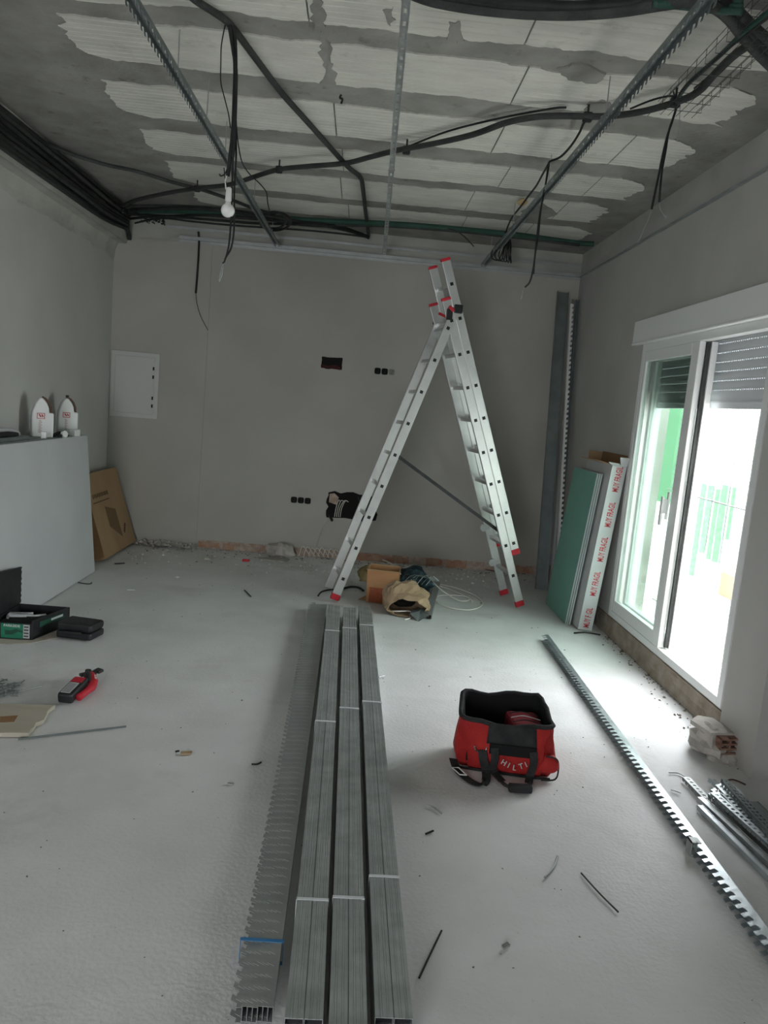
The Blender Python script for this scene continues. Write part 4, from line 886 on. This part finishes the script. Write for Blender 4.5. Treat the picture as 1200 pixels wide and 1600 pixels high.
# ------------------------------------------------------------------ clutter behind the stud packs
t = thing('orange_tub', 'orange-brown translucent tub standing behind the stud packs beside paper bag', 'tub', (.26, 6.3, 0))
a_, b_ = at(570, 941, 2, 0), at(612, 946, 2, 0); yy = a_.y-.0; hh = .285
mb = MB(); n = 1
p0, p1 = V((a_.x, yy, 0)), V((a_.x+.265, yy-.03, 0)); bk_ = V((.03, .24, 0))
bt = [p0+V((.008, .008, 0)), p1+V((-.008, .008, 0)), p1+bk_-V((.008, 0, 0)), p0+bk_+V((.008, 0, 0))]; tp = [p0+V((0, 0, hh)), p1+V((0, 0, hh)), p1+bk_+V((0, 0, hh)), p0+bk_+V((0, 0, hh))]
for q_ in bt: q_.z = .002
mb.add(bt+tp, [(3, 2, 1, 0), (0, 1, 5, 4), (1, 2, 6, 5), (2, 3, 7, 6), (3, 0, 4, 7)])
ob = build(mb, 'body', M['orange_card'], t); so = ob.modifiers.new('t', 'SOLIDIFY'); so.thickness = .004
build(MB().tube([tp[0], tp[1], tp[2], tp[3], tp[0]], .006, 6), 'rim', M['card'], t)
dp = (p1-p0).normalized(); 
build(MB().boxmm((.02, -.004, .010), (.24, .0, .135), basis(p0+V((.01, .002, .0)), dp, dp.cross(V((0, 0, -1))), (0, 0, 1))), 'printed_band', M['orange_print'], t)
for q_, s_ in ((p0, 1), (p1, -1)):
    pass
# crumpled paper bag
t = thing('paper_bag', 'crumpled brown paper bag lying open towards the room, behind the stud packs', 'paper bag', (.5, 6.1, 0))
cc = V((.485, 6.07, .125)); mb = MB(); n = 28; R8 = 11; vs = []
for j in range(R8):
    f = j/(R8-1)           # back (0) to open mouth (1)
    gx_ = min(1, .25+f*2.4)**.6*(1 if f < .75 else 1-.55*(f-.75)); gz = min(1, .3+f*2.0)**.6*(1 if f < .55 else 1-1.15*(f-.55))
    for k in range(n):
        a8 = 2*math.pi*k/n; ca, sa = math.cos(a8), math.sin(a8)
        fold = .20*abs(noise.noise(V((ca*2.0, sa*2.0, f*2.6+3))))*2-.12+.10*abs(noise.noise(V((ca*5, sa*5, f*6))))*2-.05
        sh = 1+fold
        p = cc+V((.195*gx_*ca*sh+.02*f, .15-.30*f+.03*noise.noise(V((ca*2, sa*2, 4+f))), .145*gz*sa*sh-.055*f*f)); p.z = max(.003+.004*f, p.z); vs.append(p)
mb.add(vs, [(j*n+k, j*n+(k+1) % n, (j+1)*n+(k+1) % n, (j+1)*n+k) for j in range(R8-1) for k in range(n)]+[list(range(n))[::-1]])
ob = build(mb, 'bag', M['paper'], t); so = ob.modifiers.new('t', 'SOLIDIFY'); so.thickness = .0025; so.offset = -1
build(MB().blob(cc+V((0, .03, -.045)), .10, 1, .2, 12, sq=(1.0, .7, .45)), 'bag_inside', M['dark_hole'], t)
lp = vs[(R8-1)*n:(R8)*n]; build(MB().tube(spline([lp[k % n] for k in range(12, 23)], 3), .004, 5), 'torn_lip', M['paper'], t)
pm = MB()
for i, (dx, dz, L) in enumerate(((-.03, .10, .07), (.03, .07, .08), (-.08, .05, .05))):
    pm.boxmm((cc.x+dx, cc.y-.115, cc.z+dz-.03), (cc.x+dx+L, cc.y-.112, cc.z+dz-.018))
# metal offcuts
def offcut(pts, th, z, mt, name, lab, cat='metal offcut'):
    P = [at(u, v, 2, z) for u, v in pts]
    return tag(build(MB().prism([(p.x, p.y) for p in P], z, z+th), name, M[mt], base=(P[0].x, P[0].y, z)), lab, cat)
o1 = thing('metal_offcut', 'folded grey metal offcut sticking out right of the paper bag', 'metal offcut', at(670, 950, 2, 0))
pa, pb = at(668, 967, 2, .0), at(682, 915, 2, .0); d = (pb-pa).normalized(); x_ = V((d.y, -d.x, 0)); mx = basis(pa, x_, d, (0, 0, 1)); L = (pb-pa).length
build(MB().boxmm((-.10, 0, .035), (.03, L, .037), mx).boxmm((.03, 0, .002), (.032, L, .037), mx).boxmm((-.02, 0, .037), (-.015, L, .048), mx).boxmm((-.10, 0, .002), (-.098, L, .037), mx), 'channel', M['galv_dull'], o1)
build(MB().boxmm((-.005, .0, .004), (.028, .01, .030), mx), 'open_end', M['dark_hole'], o1)
o1 = thing('metal_offcut', 'bent blue-grey metal scrap on the floor just below the paper bag', 'metal offcut', at(650, 965, 2, 0))
pa = at(652, 968, 2, 0)
build(MB().ribbon([pa+V((-.05, .10, .02)), pa+V((-.02, .03, .05)), pa+V((.01, .0, .004)), pa+V((.05, .02, .05)), pa+V((.07, .09, .03))], (0, 1, .2), .10, .0015), 'sheet', M['galv_blue'], o1)
# blue-black sack and olive cloth behind
t = thing('blue_black_sack', 'blue-black plastic sack with shiny creases behind the paper bag', 'sack', (.62, 6.6, 0))
build(MB().blob((.56, 6.66, .085), .19, 5, .55, 26, sq=(1.15, .8, .75), flat=True), 'sack', M['blue_sack'], t)
for i in range(6):
    a_ = random.uniform(-.5, .5); build(MB().tube(spline([(.50+.04*i, 6.5, .14), (.55+.04*i, 6.53, .20+.02*a_), (.62+.03*i, 6.6, .20), (.72+.02*i, 6.62, .16)]), .0035, 5), 'wire_end', M['galv'] if i % 2 else M['galv_blue'], t)
t = thing('olive_glove', 'olive-brown work glove heaped behind the orange tub', 'glove', (.23, 6.75, 0))
build(MB().blob((.23, 6.80, .11), .11, 7, .4, 18, sq=(1.15, .8, 1.0), flat=True), 'palm', M['olive'], t, smooth=True)
for i in range(4): build(MB().tube(spline([(.20+.04*i, 6.72, .16), (.19+.04*i, 6.69, .215), (.17+.05*i, 6.66, .20-.02*i)]), [.022]*5+[.019]*4+[.014]*0, 8) if False else MB().tube(spline([(.20+.04*i, 6.72, .16), (.19+.04*i, 6.69, .215), (.17+.05*i, 6.66, .20-.02*i)]), .019, 8), 'finger', M['olive'], t, smooth=True)
t = thing('yellow_plug', 'small yellowish connector clump on the sack', 'connector', (.42, 6.5, .2))
build(MB().blob((.41, 6.50, .175), .032, 2, .4, 10), 'plug', M['ochre'], t)
wc = thing('white_cable', 'white electrical cable coiled loosely on the floor right of the paper bag', 'cable', at(710, 940, 2, 0))
def P2(l, z=.006): return [at(a_[0], a_[1], 2, a_[2] if len(a_) > 2 else z) for a_ in l]
build(MB().tube(spline(P2([(598, 875, .25), (608, 879, .25), (618, 887, .22), (626, 897, .20)]), 4), .006, 6), 'loop', M['white_cable'], wc, smooth=True)
build(MB().tube(spline(P2([(664, 896, .16), (675, 908, .12), (690, 922, .06), (705, 932, .02), (720, 939), (732, 938), (733, 934), (722, 931), (700, 930), (685, 931), (680, 936), (690, 945), (710, 951), (733, 953), (750, 948), (754, 941), (745, 932), (728, 924), (710, 918), (690, 914), (672, 914, .03), (660, 918, .06)]), 4), .006, 6), 'loop', M['white_cable'], wc, smooth=True)
build(MB().tube(spline(P2([(664, 898, .14), (671, 908, .10), (682, 914, .03), (700, 920), (720, 928), (735, 936), (738, 940)]), 4), .006, 6), 'loop', M['white_cable'], wc, smooth=True)
build(MB().tube(spline(P2([(612, 955, .03), (625, 955, .04), (640, 955, .03), (645, 960), (640, 966), (632, 968)]), 4), .006, 6), 'loop', M['white_cable'], wc, smooth=True)
tag(build(MB().prism([(p.x, p.y) for p in P2([(560, 936), (600, 944), (640, 952), (640, 946), (572, 930)])], .001, .006), 'card_flap', M['card'], base=at(570, 940, 2, 0)), 'flat strip of cardboard under the orange tub and paper bag', 'cardboard')
# ------------------------------------------------------------------ cables and conduits on the ceiling
def cab(name, lab, pts, z, r, mt='conduit', n=8, cat='cable', k=5, parent=None, grp=None):
    P = [at(a_[0], a_[1], 2, a_[2] if len(a_) > 2 else z) for a_ in pts]; P = spline(P, k)
    mb = MB().tube(P, r, n)
    if parent: return build(mb, name, M[mt], parent, smooth=True)
    o = build(mb, name, M[mt], base=P[0], smooth=True); tag(o, lab, cat, grp); return o
z1 = ZC-.045
cab('diagonal_conduit', 'dark conduit crossing the ceiling diagonally from top left, turning down at the back', [(280, -25), (305, 0), (345, 26), (365, 45), (400, 92), (440, 145), (480, 190), (520, 235), (545, 262), (563, 277), (567, 295), (571, 330), (576, 368)], z1, .017, cat='conduit')
t = thing('cross_conduit', 'long dark conduit snaking across the ceiling from left beam to the upper right', 'conduit', at(600, 245, 2, z1))
cab('conduit', '', [(190, 322), (215, 312), (260, 302), (310, 294), (360, 288), (410, 272), (440, 264), (480, 260), (540, 255), (580, 245), (620, 235), (680, 224), (740, 210), (790, 192), (835, 183), (880, 181), (940, 182), (1000, 175), (1055, 160), (1090, 144), (1120, 112), (1150, 84), (1180, 66), (1215, 55)], z1-.03, .018, parent=t)
for p_ in ((436, 265), (635, 235), (918, 183), (308, 295), (1055, 160)):
    c = at(*p_, 2, z1-.03); build(MB().box(c, (.05, .035, .05)), 'clip', M['cable'], t, bevel=.008)
    build(MB().tube([c, c+V((.0, .0, .075))], .006, 6), 'clip_stem', M['cable'], t)
cab('thin_cable', 'thin cable sagging beside the long cross conduit near ceiling centre', [(640, 228), (700, 205), (780, 185), (860, 170), (885, 168)], ZC-.02, .006, 'cable', 6)
cab('left_conduit', 'dark conduit curving from the upper left beam towards the hanging light bulb', [(-20, 172), (40, 208), (100, 236), (160, 256), (215, 268), (270, 285), (310, 295), (350, 308), (395, 325), (430, 336)], z1-.01, .015, cat='conduit')
# thick bundle along the left beam
bt_ = thing('left_cable_bundle', 'thick bundle of black cables running along the beam at upper left', 'cables', at(60, 240, 2, z1))
for k in range(12):
    c_, l_ = k % 2, k//2
    pts = [V((-2.452+.030*c_+.006*math.sin(i*1.7+k), 1.6+.8*i, 3.10+.043*l_+.010*math.sin(i*1.1+k*2.3))) for i in range(8)]+[V((-2.44+.02*c_, 7.86, 3.16+.03*l_))]
    build(MB().tube(spline(pts, 4), .0175, 8), 'cable', M['cable'] if k % 3 else M['conduit'], bt_, smooth=True)
build(MB().tube(spline([V((-2.43, 7.7, 3.2)), V((-2.44, 7.93, 3.15)), V((-2.44, 7.99, 3.08))], 4), .02, 8), 'cable', M['conduit'], bt_, smooth=True)
# bundle along the back wall
b2 = thing('back_cable_bundle', 'bundle of black and dark green conduits along the back end of the ceiling', 'cables', at(400, 340, 2, z1))
zb_ = ZC-.06
cab('conduit', '', [(195, 330), (260, 330), (330, 331), (400, 337), (470, 343), (530, 346), (600, 349), (660, 353), (740, 360), (800, 366), (860, 374), (905, 380), (928, 381)], zb_, .024, 'conduit_green', parent=b2)
cab('conduit', '', [(195, 322), (260, 322), (330, 325), (400, 334), (470, 346), (540, 352), (600, 353), (700, 360), (780, 368), (850, 376), (905, 383)], zb_-.02, .014, 'conduit', parent=b2)
cab('conduit', '', [(200, 334), (260, 338), (320, 336), (380, 340), (450, 346), (520, 352), (560, 364), (576, 370)], zb_-.03, .015, 'cable', parent=b2)
cab('conduit', '', [(200, 342), (250, 338), (300, 341), (350, 345), (400, 349), (450, 350), (500, 352), (548, 362), (576, 372)], zb_-.05, .012, 'cable', parent=b2)
cab('conduit', '', [(205, 328), (280, 325), (360, 330), (420, 342), (470, 350), (520, 353)], zb_-.04, .018, 'cable', parent=b2)
cab('conduit', '', [(205, 350), (250, 341), (300, 346), (350, 351), (420, 356), (480, 360), (540, 366), (576, 371)], zb_-.06, .009, 'cable', parent=b2)
lp = [(430+24*math.cos(a_), 346+14*math.sin(a_)) for a_ in [2*math.pi*k/14*1.0 for k in range(16)]]
cab('cable_loop', '', lp, zb_-.10, .011, 'cable', parent=b2, k=3)
lp = [(428+19*math.cos(a_), 344+13*math.sin(a_)) for a_ in [2*math.pi*k/14*1.0+.6 for k in range(16)]]
cab('cable_loop', '', lp, zb_-.12, .009, 'cable', parent=b2, k=3)
fr_ = MB()
for i in range(70):
    u, v = random.uniform(165, 258), 0; v = 318+(u-165)*.33+random.uniform(-4, 14); c = at(u, v, 2, ZC-.10); a_ = random.uniform(0, 6.28)
    fr_.tube([c, c+V((math.cos(a_)*.03, math.sin(a_)*.03, random.uniform(-.03, .01)))], random.uniform(.004, .010), 5)
o = build(fr_, 'frayed_ends', M['cable'], b2); o['kind'] = 'stuff'
cab('drop_cable', 'thin cable branching down to the back wall near ceiling right of centre', [(700, 357), (715, 362), (728, 372), (740, 385)], zb_-.02, .005, 'cable', 6)
# big conduits at the top edge
t = thing('top_conduits', 'pair of thick black conduits sagging across the top edge of the picture', 'conduit', at(800, 20, 2, ZC-.12))
cab('conduit', '', [(620, -22), (660, -4), (700, 6), (760, 15), (830, 21), (900, 22), (970, 17), (1040, 6), (1080, 2), (1112, 8), (1140, 28), (1170, 66), (1215, 112)], ZC-.12, .024, 'conduit', parent=t)
cab('conduit', '', [(640, -25), (680, -12), (740, -2), (800, 6), (880, 11), (950, 9), (1030, 2), (1085, -4), (1125, 2), (1150, 20), (1185, 60), (1220, 95)], ZC-.10, .024, 'cable', parent=t)
cab('conduit', '', [(1010, 3), (1060, -8), (1110, -2), (1145, 12), (1180, 45), (1215, 75)], ZC-.10, .02, 'conduit', parent=t)
t = thing('green_conduits', 'dark green conduits bunched at the top right of the ceiling', 'conduit', at(1100, 5, 2, ZC-.12))
for k in range(3): cab('conduit', '', [(1020, -4+k*5), (1070, -2+k*6), (1120, 2+k*7), (1160, 4+k*7)], ZC-.09-.02*k, .014, 'conduit_green', parent=t)
# wire basket tray
t = thing('wire_basket_tray', 'thin wire mesh cable tray under the ceiling at upper right', 'cable tray', (1.45, 3.4, 3.2))
zt_ = 3.22; xs = [1.36, 1.40, 1.44, 1.48, 1.52]; 
def tp_(x, y, z): return V((x+.02*(y-3), y, z))
for x_ in xs: build(MB().tube([tp_(x_, 2.4, zt_), tp_(x_, 4.02, zt_)], .0015, 5), 'long_wire', M['conduit'], t)
for x_ in (1.34, 1.54):
    for dz in (.03, .06): build(MB().tube([tp_(x_, 2.4, zt_+dz), tp_(x_, 4.02, zt_+dz)], .0015, 5), 'long_wire', M['conduit'], t)
for k in range(16):
    y = 2.45+.10*k; build(MB().tube([tp_(1.34, y, zt_+.062), tp_(1.34, y, zt_), tp_(1.54, y, zt_), tp_(1.54, y, zt_+.062)], .0015, 5), 'cross_wire', M['conduit'], t)
cab('cable', '', [(1062, 150), (1072, 135), (1085, 122), (1110, 100), (1130, 82), (1150, 62), (1175, 40), (1205, 15)], zt_+.02, .010, 'conduit_green', parent=t)
cab('cable', '', [(1058, 155), (1068, 138), (1090, 118), (1120, 92), (1150, 66), (1210, 20)], zt_+.012, .006, 'cable', parent=t)
cab('twisted_wire', 'thin black wires stretched from the cross conduit to the top right corner', [(1085, 138), (1110, 118), (1140, 95), (1170, 75), (1210, 50)], ZC-.03, .005, 'cable', 6)
cab('short_wire', 'thin wire running along the ceiling left of the right hanging cables', [(985, 170), (1020, 156), (1050, 150), (1056, 158)], ZC-.05, .005, 'cable', 6)
# ------------------------------------------------------------------ hanging cables and the bulb
def hang(parent, pts, y, r, mt='cable', n=6, name='wire', k=4, dy=0):
    P = [at(a_[0], a_[1], 1, y+(i*.0)) for i, a_ in enumerate(pts)]; P = spline(P, k); return build(MB().tube(P, r, n), name, M[mt], parent, smooth=True)
ya = 3.80
t = thing('bulb_cable_drop', 'bunch of black cables hanging from the diagonal conduit around the bare bulb', 'cables', at(365, 45, 1, ya))
hang(t, [(364, 42), (367, 60), (368, 100), (367, 160), (363, 215), (359, 250), (356, 275)], ya, .010)
hang(t, [(358, 40), (362, 65), (367, 100), (366, 150), (364, 200), (361, 240), (357, 268)], ya+.02, .009)
hang(t, [(360, 40), (364, 80), (369, 110), (368, 170), (366, 220), (364, 245)], ya-.02, .008)
hang(t, [(352, 38), (346, 70), (345, 100), (345, 128), (350, 150), (357, 178), (360, 200)], ya, .003, name='thin_wire')
hang(t, [(367, 140), (366, 200), (363, 280), (361, 340), (358, 380), (352, 405), (348, 412)], ya, .0045)
hang(t, [(368, 150), (369, 240), (366, 300), (366, 350), (362, 385), (352, 404), (348, 418)], ya+.02, .0045)
hang(t, [(352, 405), (349, 415), (347, 428), (343, 440)], ya, .0022, 'galv_dull', name='bare_end'); hang(t, [(350, 406), (346, 420), (342, 440)], ya, .0022, 'galv_dull', name='bare_end')
hang(t, [(369, 170), (370, 205), (377, 250), (390, 272), (404, 285), (416, 300), (418, 315), (421, 330)], ya, .003, name='thin_wire')
hang(t, [(356, 262), (351, 272), (345, 275), (343, 272)], ya, .003, name='thin_wire')
t = thing('bare_light_bulb', 'bare white light bulb hanging unlit on its wires at upper left', 'light bulb', at(354, 300, 1, ya))
c = at(356, 329, 1, ya); 
build(MB().tube([at(356, 268, 1, ya), at(352, 282, 1, ya), at(353, 296, 1, ya)], .0035, 6), 'cord', M['white_cable'], t)
build(MB().tube([at(350, 262, 1, ya), at(351, 275, 1, ya), at(354, 290, 1, ya)], .0025, 6), 'cord', M['cable'], t)
build(MB().lathe([(.008, .105), (.014, .10), (.016, .06), (.016, .045), (.014, .04)][::-1], c, 16), 'socket', M['white_print'], t, smooth=True)
pf = [(.012, .045)]+[(.0325*math.sin(a_), .0325*math.cos(a_)-.0) for a_ in [math.pi*(.16+.84*k/12) for k in range(12)]]+[(.0005, -.0325)]
build(MB().lathe(pf[::-1], c, 20), 'bulb', M['bulb'], t, smooth=True)
# fixed drop on the back wall, left
yb_ = YB-.02
t = thing('wall_cable_stub', 'thick black cable stub with thin wire tail hanging down the back wall at left', 'cable', at(310, 365, 1, yb_))
hang(t, [(310, 362), (311, 380), (309, 420), (306, 458)], yb_, .011); hang(t, [(306, 458), (308, 475), (314, 495), (325, 516)], yb_, .003, name='tail')
hang(t, [(309, 358), (330, 374), (420, 382), (500, 391), (598, 400)], yb_-.01, .004, 'conduit', name='wall_run') if False else None
yr = 4.10
t = thing('right_cable_drop', 'two black cables with bare ends hanging from cross conduit at right', 'cables', at(1055, 160, 1, yr))
hang(t, [(1062, 150), (1058, 165), (1050, 190), (1042, 215), (1035, 245), (1028, 280), (1018, 327)], yr, .006); hang(t, [(1060, 150), (1055, 175), (1045, 205), (1040, 235), (1034, 270), (1030, 316)], yr+.02, .006)
hang(t, [(1018, 327), (1014, 340), (1005, 360), (996, 382)], yr, .0016, 'galv_dull', name='bare_end'); hang(t, [(1030, 316), (1032, 328), (1041, 340)], yr+.02, .0016, 'galv_dull', name='bare_end')
hang(t, [(1054, 152), (1052, 135), (1058, 125), (1062, 128)], yr, .004, name='tie_end'); hang(t, [(1063, 165), (1061, 195), (1058, 222)], yr, .002, 'galv_dull', name='thin_rod')
t = thing('middle_cable_run', 'black cable leaving the cross conduit and hanging down right of the ladder top', 'cables', at(858, 255, 2, ZC-.05))
cab('cable', '', [(935, 184), (915, 189), (905, 208), (892, 228), (876, 245), (860, 252), (857, 256)], ZC-.06, .007, 'cable', parent=t)
y5 = at(857, 256, 2, ZC-.06).y
hang(t, [(858, 254), (855, 275), (848, 310), (842, 345), (838, 380), (834, 415), (828, 440), (820, 449)], y5, .006); hang(t, [(857, 254), (852, 290), (845, 330), (841, 370), (836, 400), (834, 428)], y5+.03, .005)
hang(t, [(821, 447), (817, 455), (814, 468)], y5, .0018, 'galv_dull', name='bare_end')
t = thing('looped_cable_bunch', 'bunch of looped black cables hanging near the back wall above the ladder', 'cables', at(793, 355, 2, ZC-.05))
cab('cable', '', [(857, 256), (848, 272), (838, 290), (826, 306), (814, 322), (800, 340), (793, 355), (789, 368)], ZC-.06, .007, 'cable', parent=t)
y7 = at(789, 368, 2, ZC-.06).y
for k in range(6):
    dx = k*2.2; ex = 22-k*5
    hang(t, [(791+dx*.3, 366), (786-ex*.4+dx, 380), (779-ex*.5+dx*1.6, 395), (774-ex*.2+dx*2, 404), (779+dx*1.8, 406+k), (786+dx, 390), (790+dx*.6, 372)], y7+.02*(k-3), .0055)
tag(build(MB().blob(at(816, 316, 2, ZC-.03), .05, 4, .4, 12, sq=(.8, 1.4, .4)), 'foam_blob', M['ochre'], base=at(816, 316, 2, ZC-.03)), 'ochre foam blob on the ceiling beside the right carrier rail', 'foam blob')
tag(build(MB().tube(spline([at(533, 148, 1, 4.6), at(531, 153, 1, 4.6), at(535, 155, 1, 4.6), at(533, 162, 1, 4.6)]), .006, 6), 'ceiling_hook', M['cable'], base=at(533, 150, 1, 4.6)), 'small black hook in the ceiling near the centre', 'hook')
tag(build(MB().tube([at(327, 122, 1, 4.55), at(323, 182, 1, 4.55)], .0035, 6), 'threaded_rod', M['galv_dull'], base=at(326, 120, 1, 4.55)), 'thin threaded rod hanging from ceiling beside the left carrier rail', 'rod')
# ------------------------------------------------------------------ litter on the floor
rod('steel_rod', 'thin dark rod on the floor at lower middle, right of stud packs', [(690, 1454), (668, 1500), (655, 1528)], .0032, 'cable', 'rod')
rod('steel_rod', 'thin dark rod lying diagonally on the floor below the long toothed rail', [(908, 1364), (935, 1394), (966, 1425)], .0032, 'conduit', 'rod')
rod('bent_strip', 'curved grey wire scrap on the floor left of the diagonal rod', [(871, 1338), (867, 1352), (860, 1362), (851, 1371)], .0045, 'galv_dull', 'wire')
rod('short_wire_scrap', 'short bent dark wire scrap on the floor just below left of the red bag', [(667, 1259), (678, 1262), (690, 1271)], .004, 'galv_dull', 'wire')
rod('screw', 'small dark screw on the floor below the bent wire scrap', [(665, 1303), (677, 1298)], .004, 'cable', 'screw')
rod('wire_scrap', 'short dark wire scrap on floor right of the stud packs near red bag', [(592, 1058), (601, 1056)], .004, 'galv_dull', 'wire')
rod('wire_scrap', 'dark bent scrap on the pale floor left of the toothed bundle', [(393, 1194), (402, 1194), (408, 1191)], .004, 'cable', 'wire')
rod('wire_scrap', 'dark wire under the foot of the fragile carton', [(897, 989), (915, 988), (938, 992)], .006, 'cable', 'wire')
rod('wire_scrap', 'black cable scrap on floor between the leaning boards and the back corner', [(122, 910), (133, 912), (142, 912), (143, 910)], .004, 'cable', 'wire')
rod('wire_scrap', 'short dark stick on the floor left of the ladder foot', [(382, 922), (392, 932)], .005, 'cable', 'wire')
rod('black_cable_scrap', 'black curled cable piece on the floor left of the ladder foot', [(497, 931), (502, 925), (512, 922), (522, 921)], .007, 'cable', 'cable')
rod('black_cable_scrap', 'black cable lying behind the ladder foot beside the tub', [(535, 920), (548, 917), (560, 918), (568, 923)], .010, 'cable', 'cable')
rod('wire_scrap', 'dark stick on floor near right end of the back wall', [(748, 888), (765, 891), (780, 893)], .006, 'strap_brown', 'stick')
rod('wire_scrap', 'curled wire at the top of the right-hand strip heap', [(1045, 1207), (1060, 1208), (1072, 1215)], .003, 'galv_dull', 'wire')
rod('wire_scrap', 'short wire next to the bright channel on the floor at right', [(1048, 1234), (1056, 1236), (1064, 1239)], .003, 'galv_dull', 'wire')
rod('wire_scrap', 'rusty wire on floor in front of the hollow brick', [(1130, 1222), (1145, 1218), (1165, 1226)], .004, 'strap_brown', 'wire')
def chip(u, v, s, mt, name, lab, cat, rz=0, h=.006, asp=.5):
    c = at(u, v, 2, 0); mx = Matrix.Translation((c.x, c.y, .001)) @ Matrix.Rotation(math.radians(rz), 4, 'Z')
    pts = [(-s, -s*asp), (s*.9, -s*asp*.9), (s, s*asp), (-s*.92, s*asp*.85)]
    return tag(build(MB().prism(pts, 0, h, mx), name, M[mt], base=(c.x, c.y, 0), bevel=.0015), lab, cat)
chip(291, 1178, .026, 'paper', 'cardboard_chip', 'small tan cardboard chip on the floor left of the toothed bundle', 'scrap', 10, .008, .55)
chip(277, 1175, .010, 'cable', 'dark_chip', 'tiny dark chip beside the tan cardboard chip', 'scrap', 30)
chip(360, 1226, .014, 'galv_dull', 'metal_chip', 'small bent grey chip below the tan cardboard chip', 'scrap', -15)
chip(790, 1480, .016, 'steel', 'shiny_chip', 'small shiny metal chip on the floor at lower right of centre', 'scrap', 35, .008)
chip(384, 877, .035, 'red_print', 'red_scrap', 'small pinkish red scrap on the floor by the back wall', 'scrap', 0, .02)
chip(325, 875, .035, 'wood', 'wood_scrap', 'small brown scrap on the floor near the back wall, left of the red scrap', 'scrap', 0, .02)
chip(205, 922, .03, 'debris_white', 'plaster_flake', 'white plaster flake on the floor right of the leaning boards', 'scrap', 10, .006)
chip(187, 881, .05, 'cable', 'black_offcut', 'dark offcut lying at the foot of the brown carton', 'scrap', 35, .006, .2)
chip(1196, 1292, .03, 'cable', 'dark_scrap', 'dark scrap at right edge', 'scrap', 35, .006, .2) if False else None
# pile of plaster at the back wall
tag(build(MB().blob((-.72, 7.93, .03), .13, 6, .6, 14, sq=(1.1, .75, .75), flat=True), 'plaster_pile', M['plaster_chunk'], base=(-.72, 7.93, 0)), 'heap of broken pale plaster against the exposed bricks left of ladder', 'rubble')
tag(build(MB().prism([(-1.0, 7.66), (-.62, 7.60), (-.60, 7.78), (-.80, 7.80)], .001, .010), 'plaster_flat', M['plaster_chunk'], base=(-.8, 7.7, 0)), 'flat pale plaster smear on the floor before the rubble heap', 'rubble')
# uncountable grit
def grit(n, fn, mt, name, rr, lab):
    mb = MB(); rg = random.Random(11)
    for i in range(n):
        c = fn(rg); s = rr[0]*(rr[1]/rr[0])**rg.random(); a_ = rg.uniform(0, 6.28); e = rg.uniform(.4, 2.2)
        pts = [V((s*e*math.cos(a_), s*e*math.sin(a_), 0)), V((-s*math.sin(a_), s*math.cos(a_), 0)), V((-s*e*math.cos(a_)*.8, -s*e*math.sin(a_)*.8, 0)), V((s*math.sin(a_)*.7, -s*math.cos(a_)*.7, 0))]
        top_ = V((0, 0, s*.8)); mb.add([c+p for p in pts]+[c+top_], [(0, 1, 4), (1, 2, 4), (2, 3, 4), (3, 0, 4)])
    o = build(mb, name, M[mt]); o['kind'] = 'stuff'; tag(o, lab, 'debris')
grit(420, lambda g: V((g.uniform(-2.3, 2.1), YB-.03-abs(g.gauss(0, .35))*(1.3 if g.random() < .3 else .6), 0)), 'debris', 'dark_grit', (.003, .012), 'dark crumbs of brick and wire scattered along the back of the floor')
grit(380, lambda g: V((g.uniform(-2.3, 1.5), YB-.03-abs(g.gauss(0, .6)), 0)), 'debris_white', 'white_grit', (.003, .016), 'white plaster crumbs scattered along the back of the floor')
grit(260, lambda g: V((g.uniform(-2.0, 2.0), g.uniform(1.5, 7), 0)), 'debris', 'sparse_grit', (.002, .006), 'tiny dark specks scattered sparsely over the whole floor')
grit(160, lambda g: V((g.uniform(-2.5, -1.62), YB-.06-abs(g.gauss(0, .05)), g.uniform(0, .05))), 'plaster_chunk', 'plaster_crumbs', (.01, .035), 'pale plaster crumbs heaped at the foot of the left back corner')
grit(160, lambda g: V((XR-.02-abs(g.gauss(0, .06)), g.uniform(3.5, 5.8), 0)), 'debris', 'sill_grit', (.003, .012), 'brown crumbs along the foot of the window wall')
for o in bpy.data.objects:
    if '_b' in o: del o['_b']
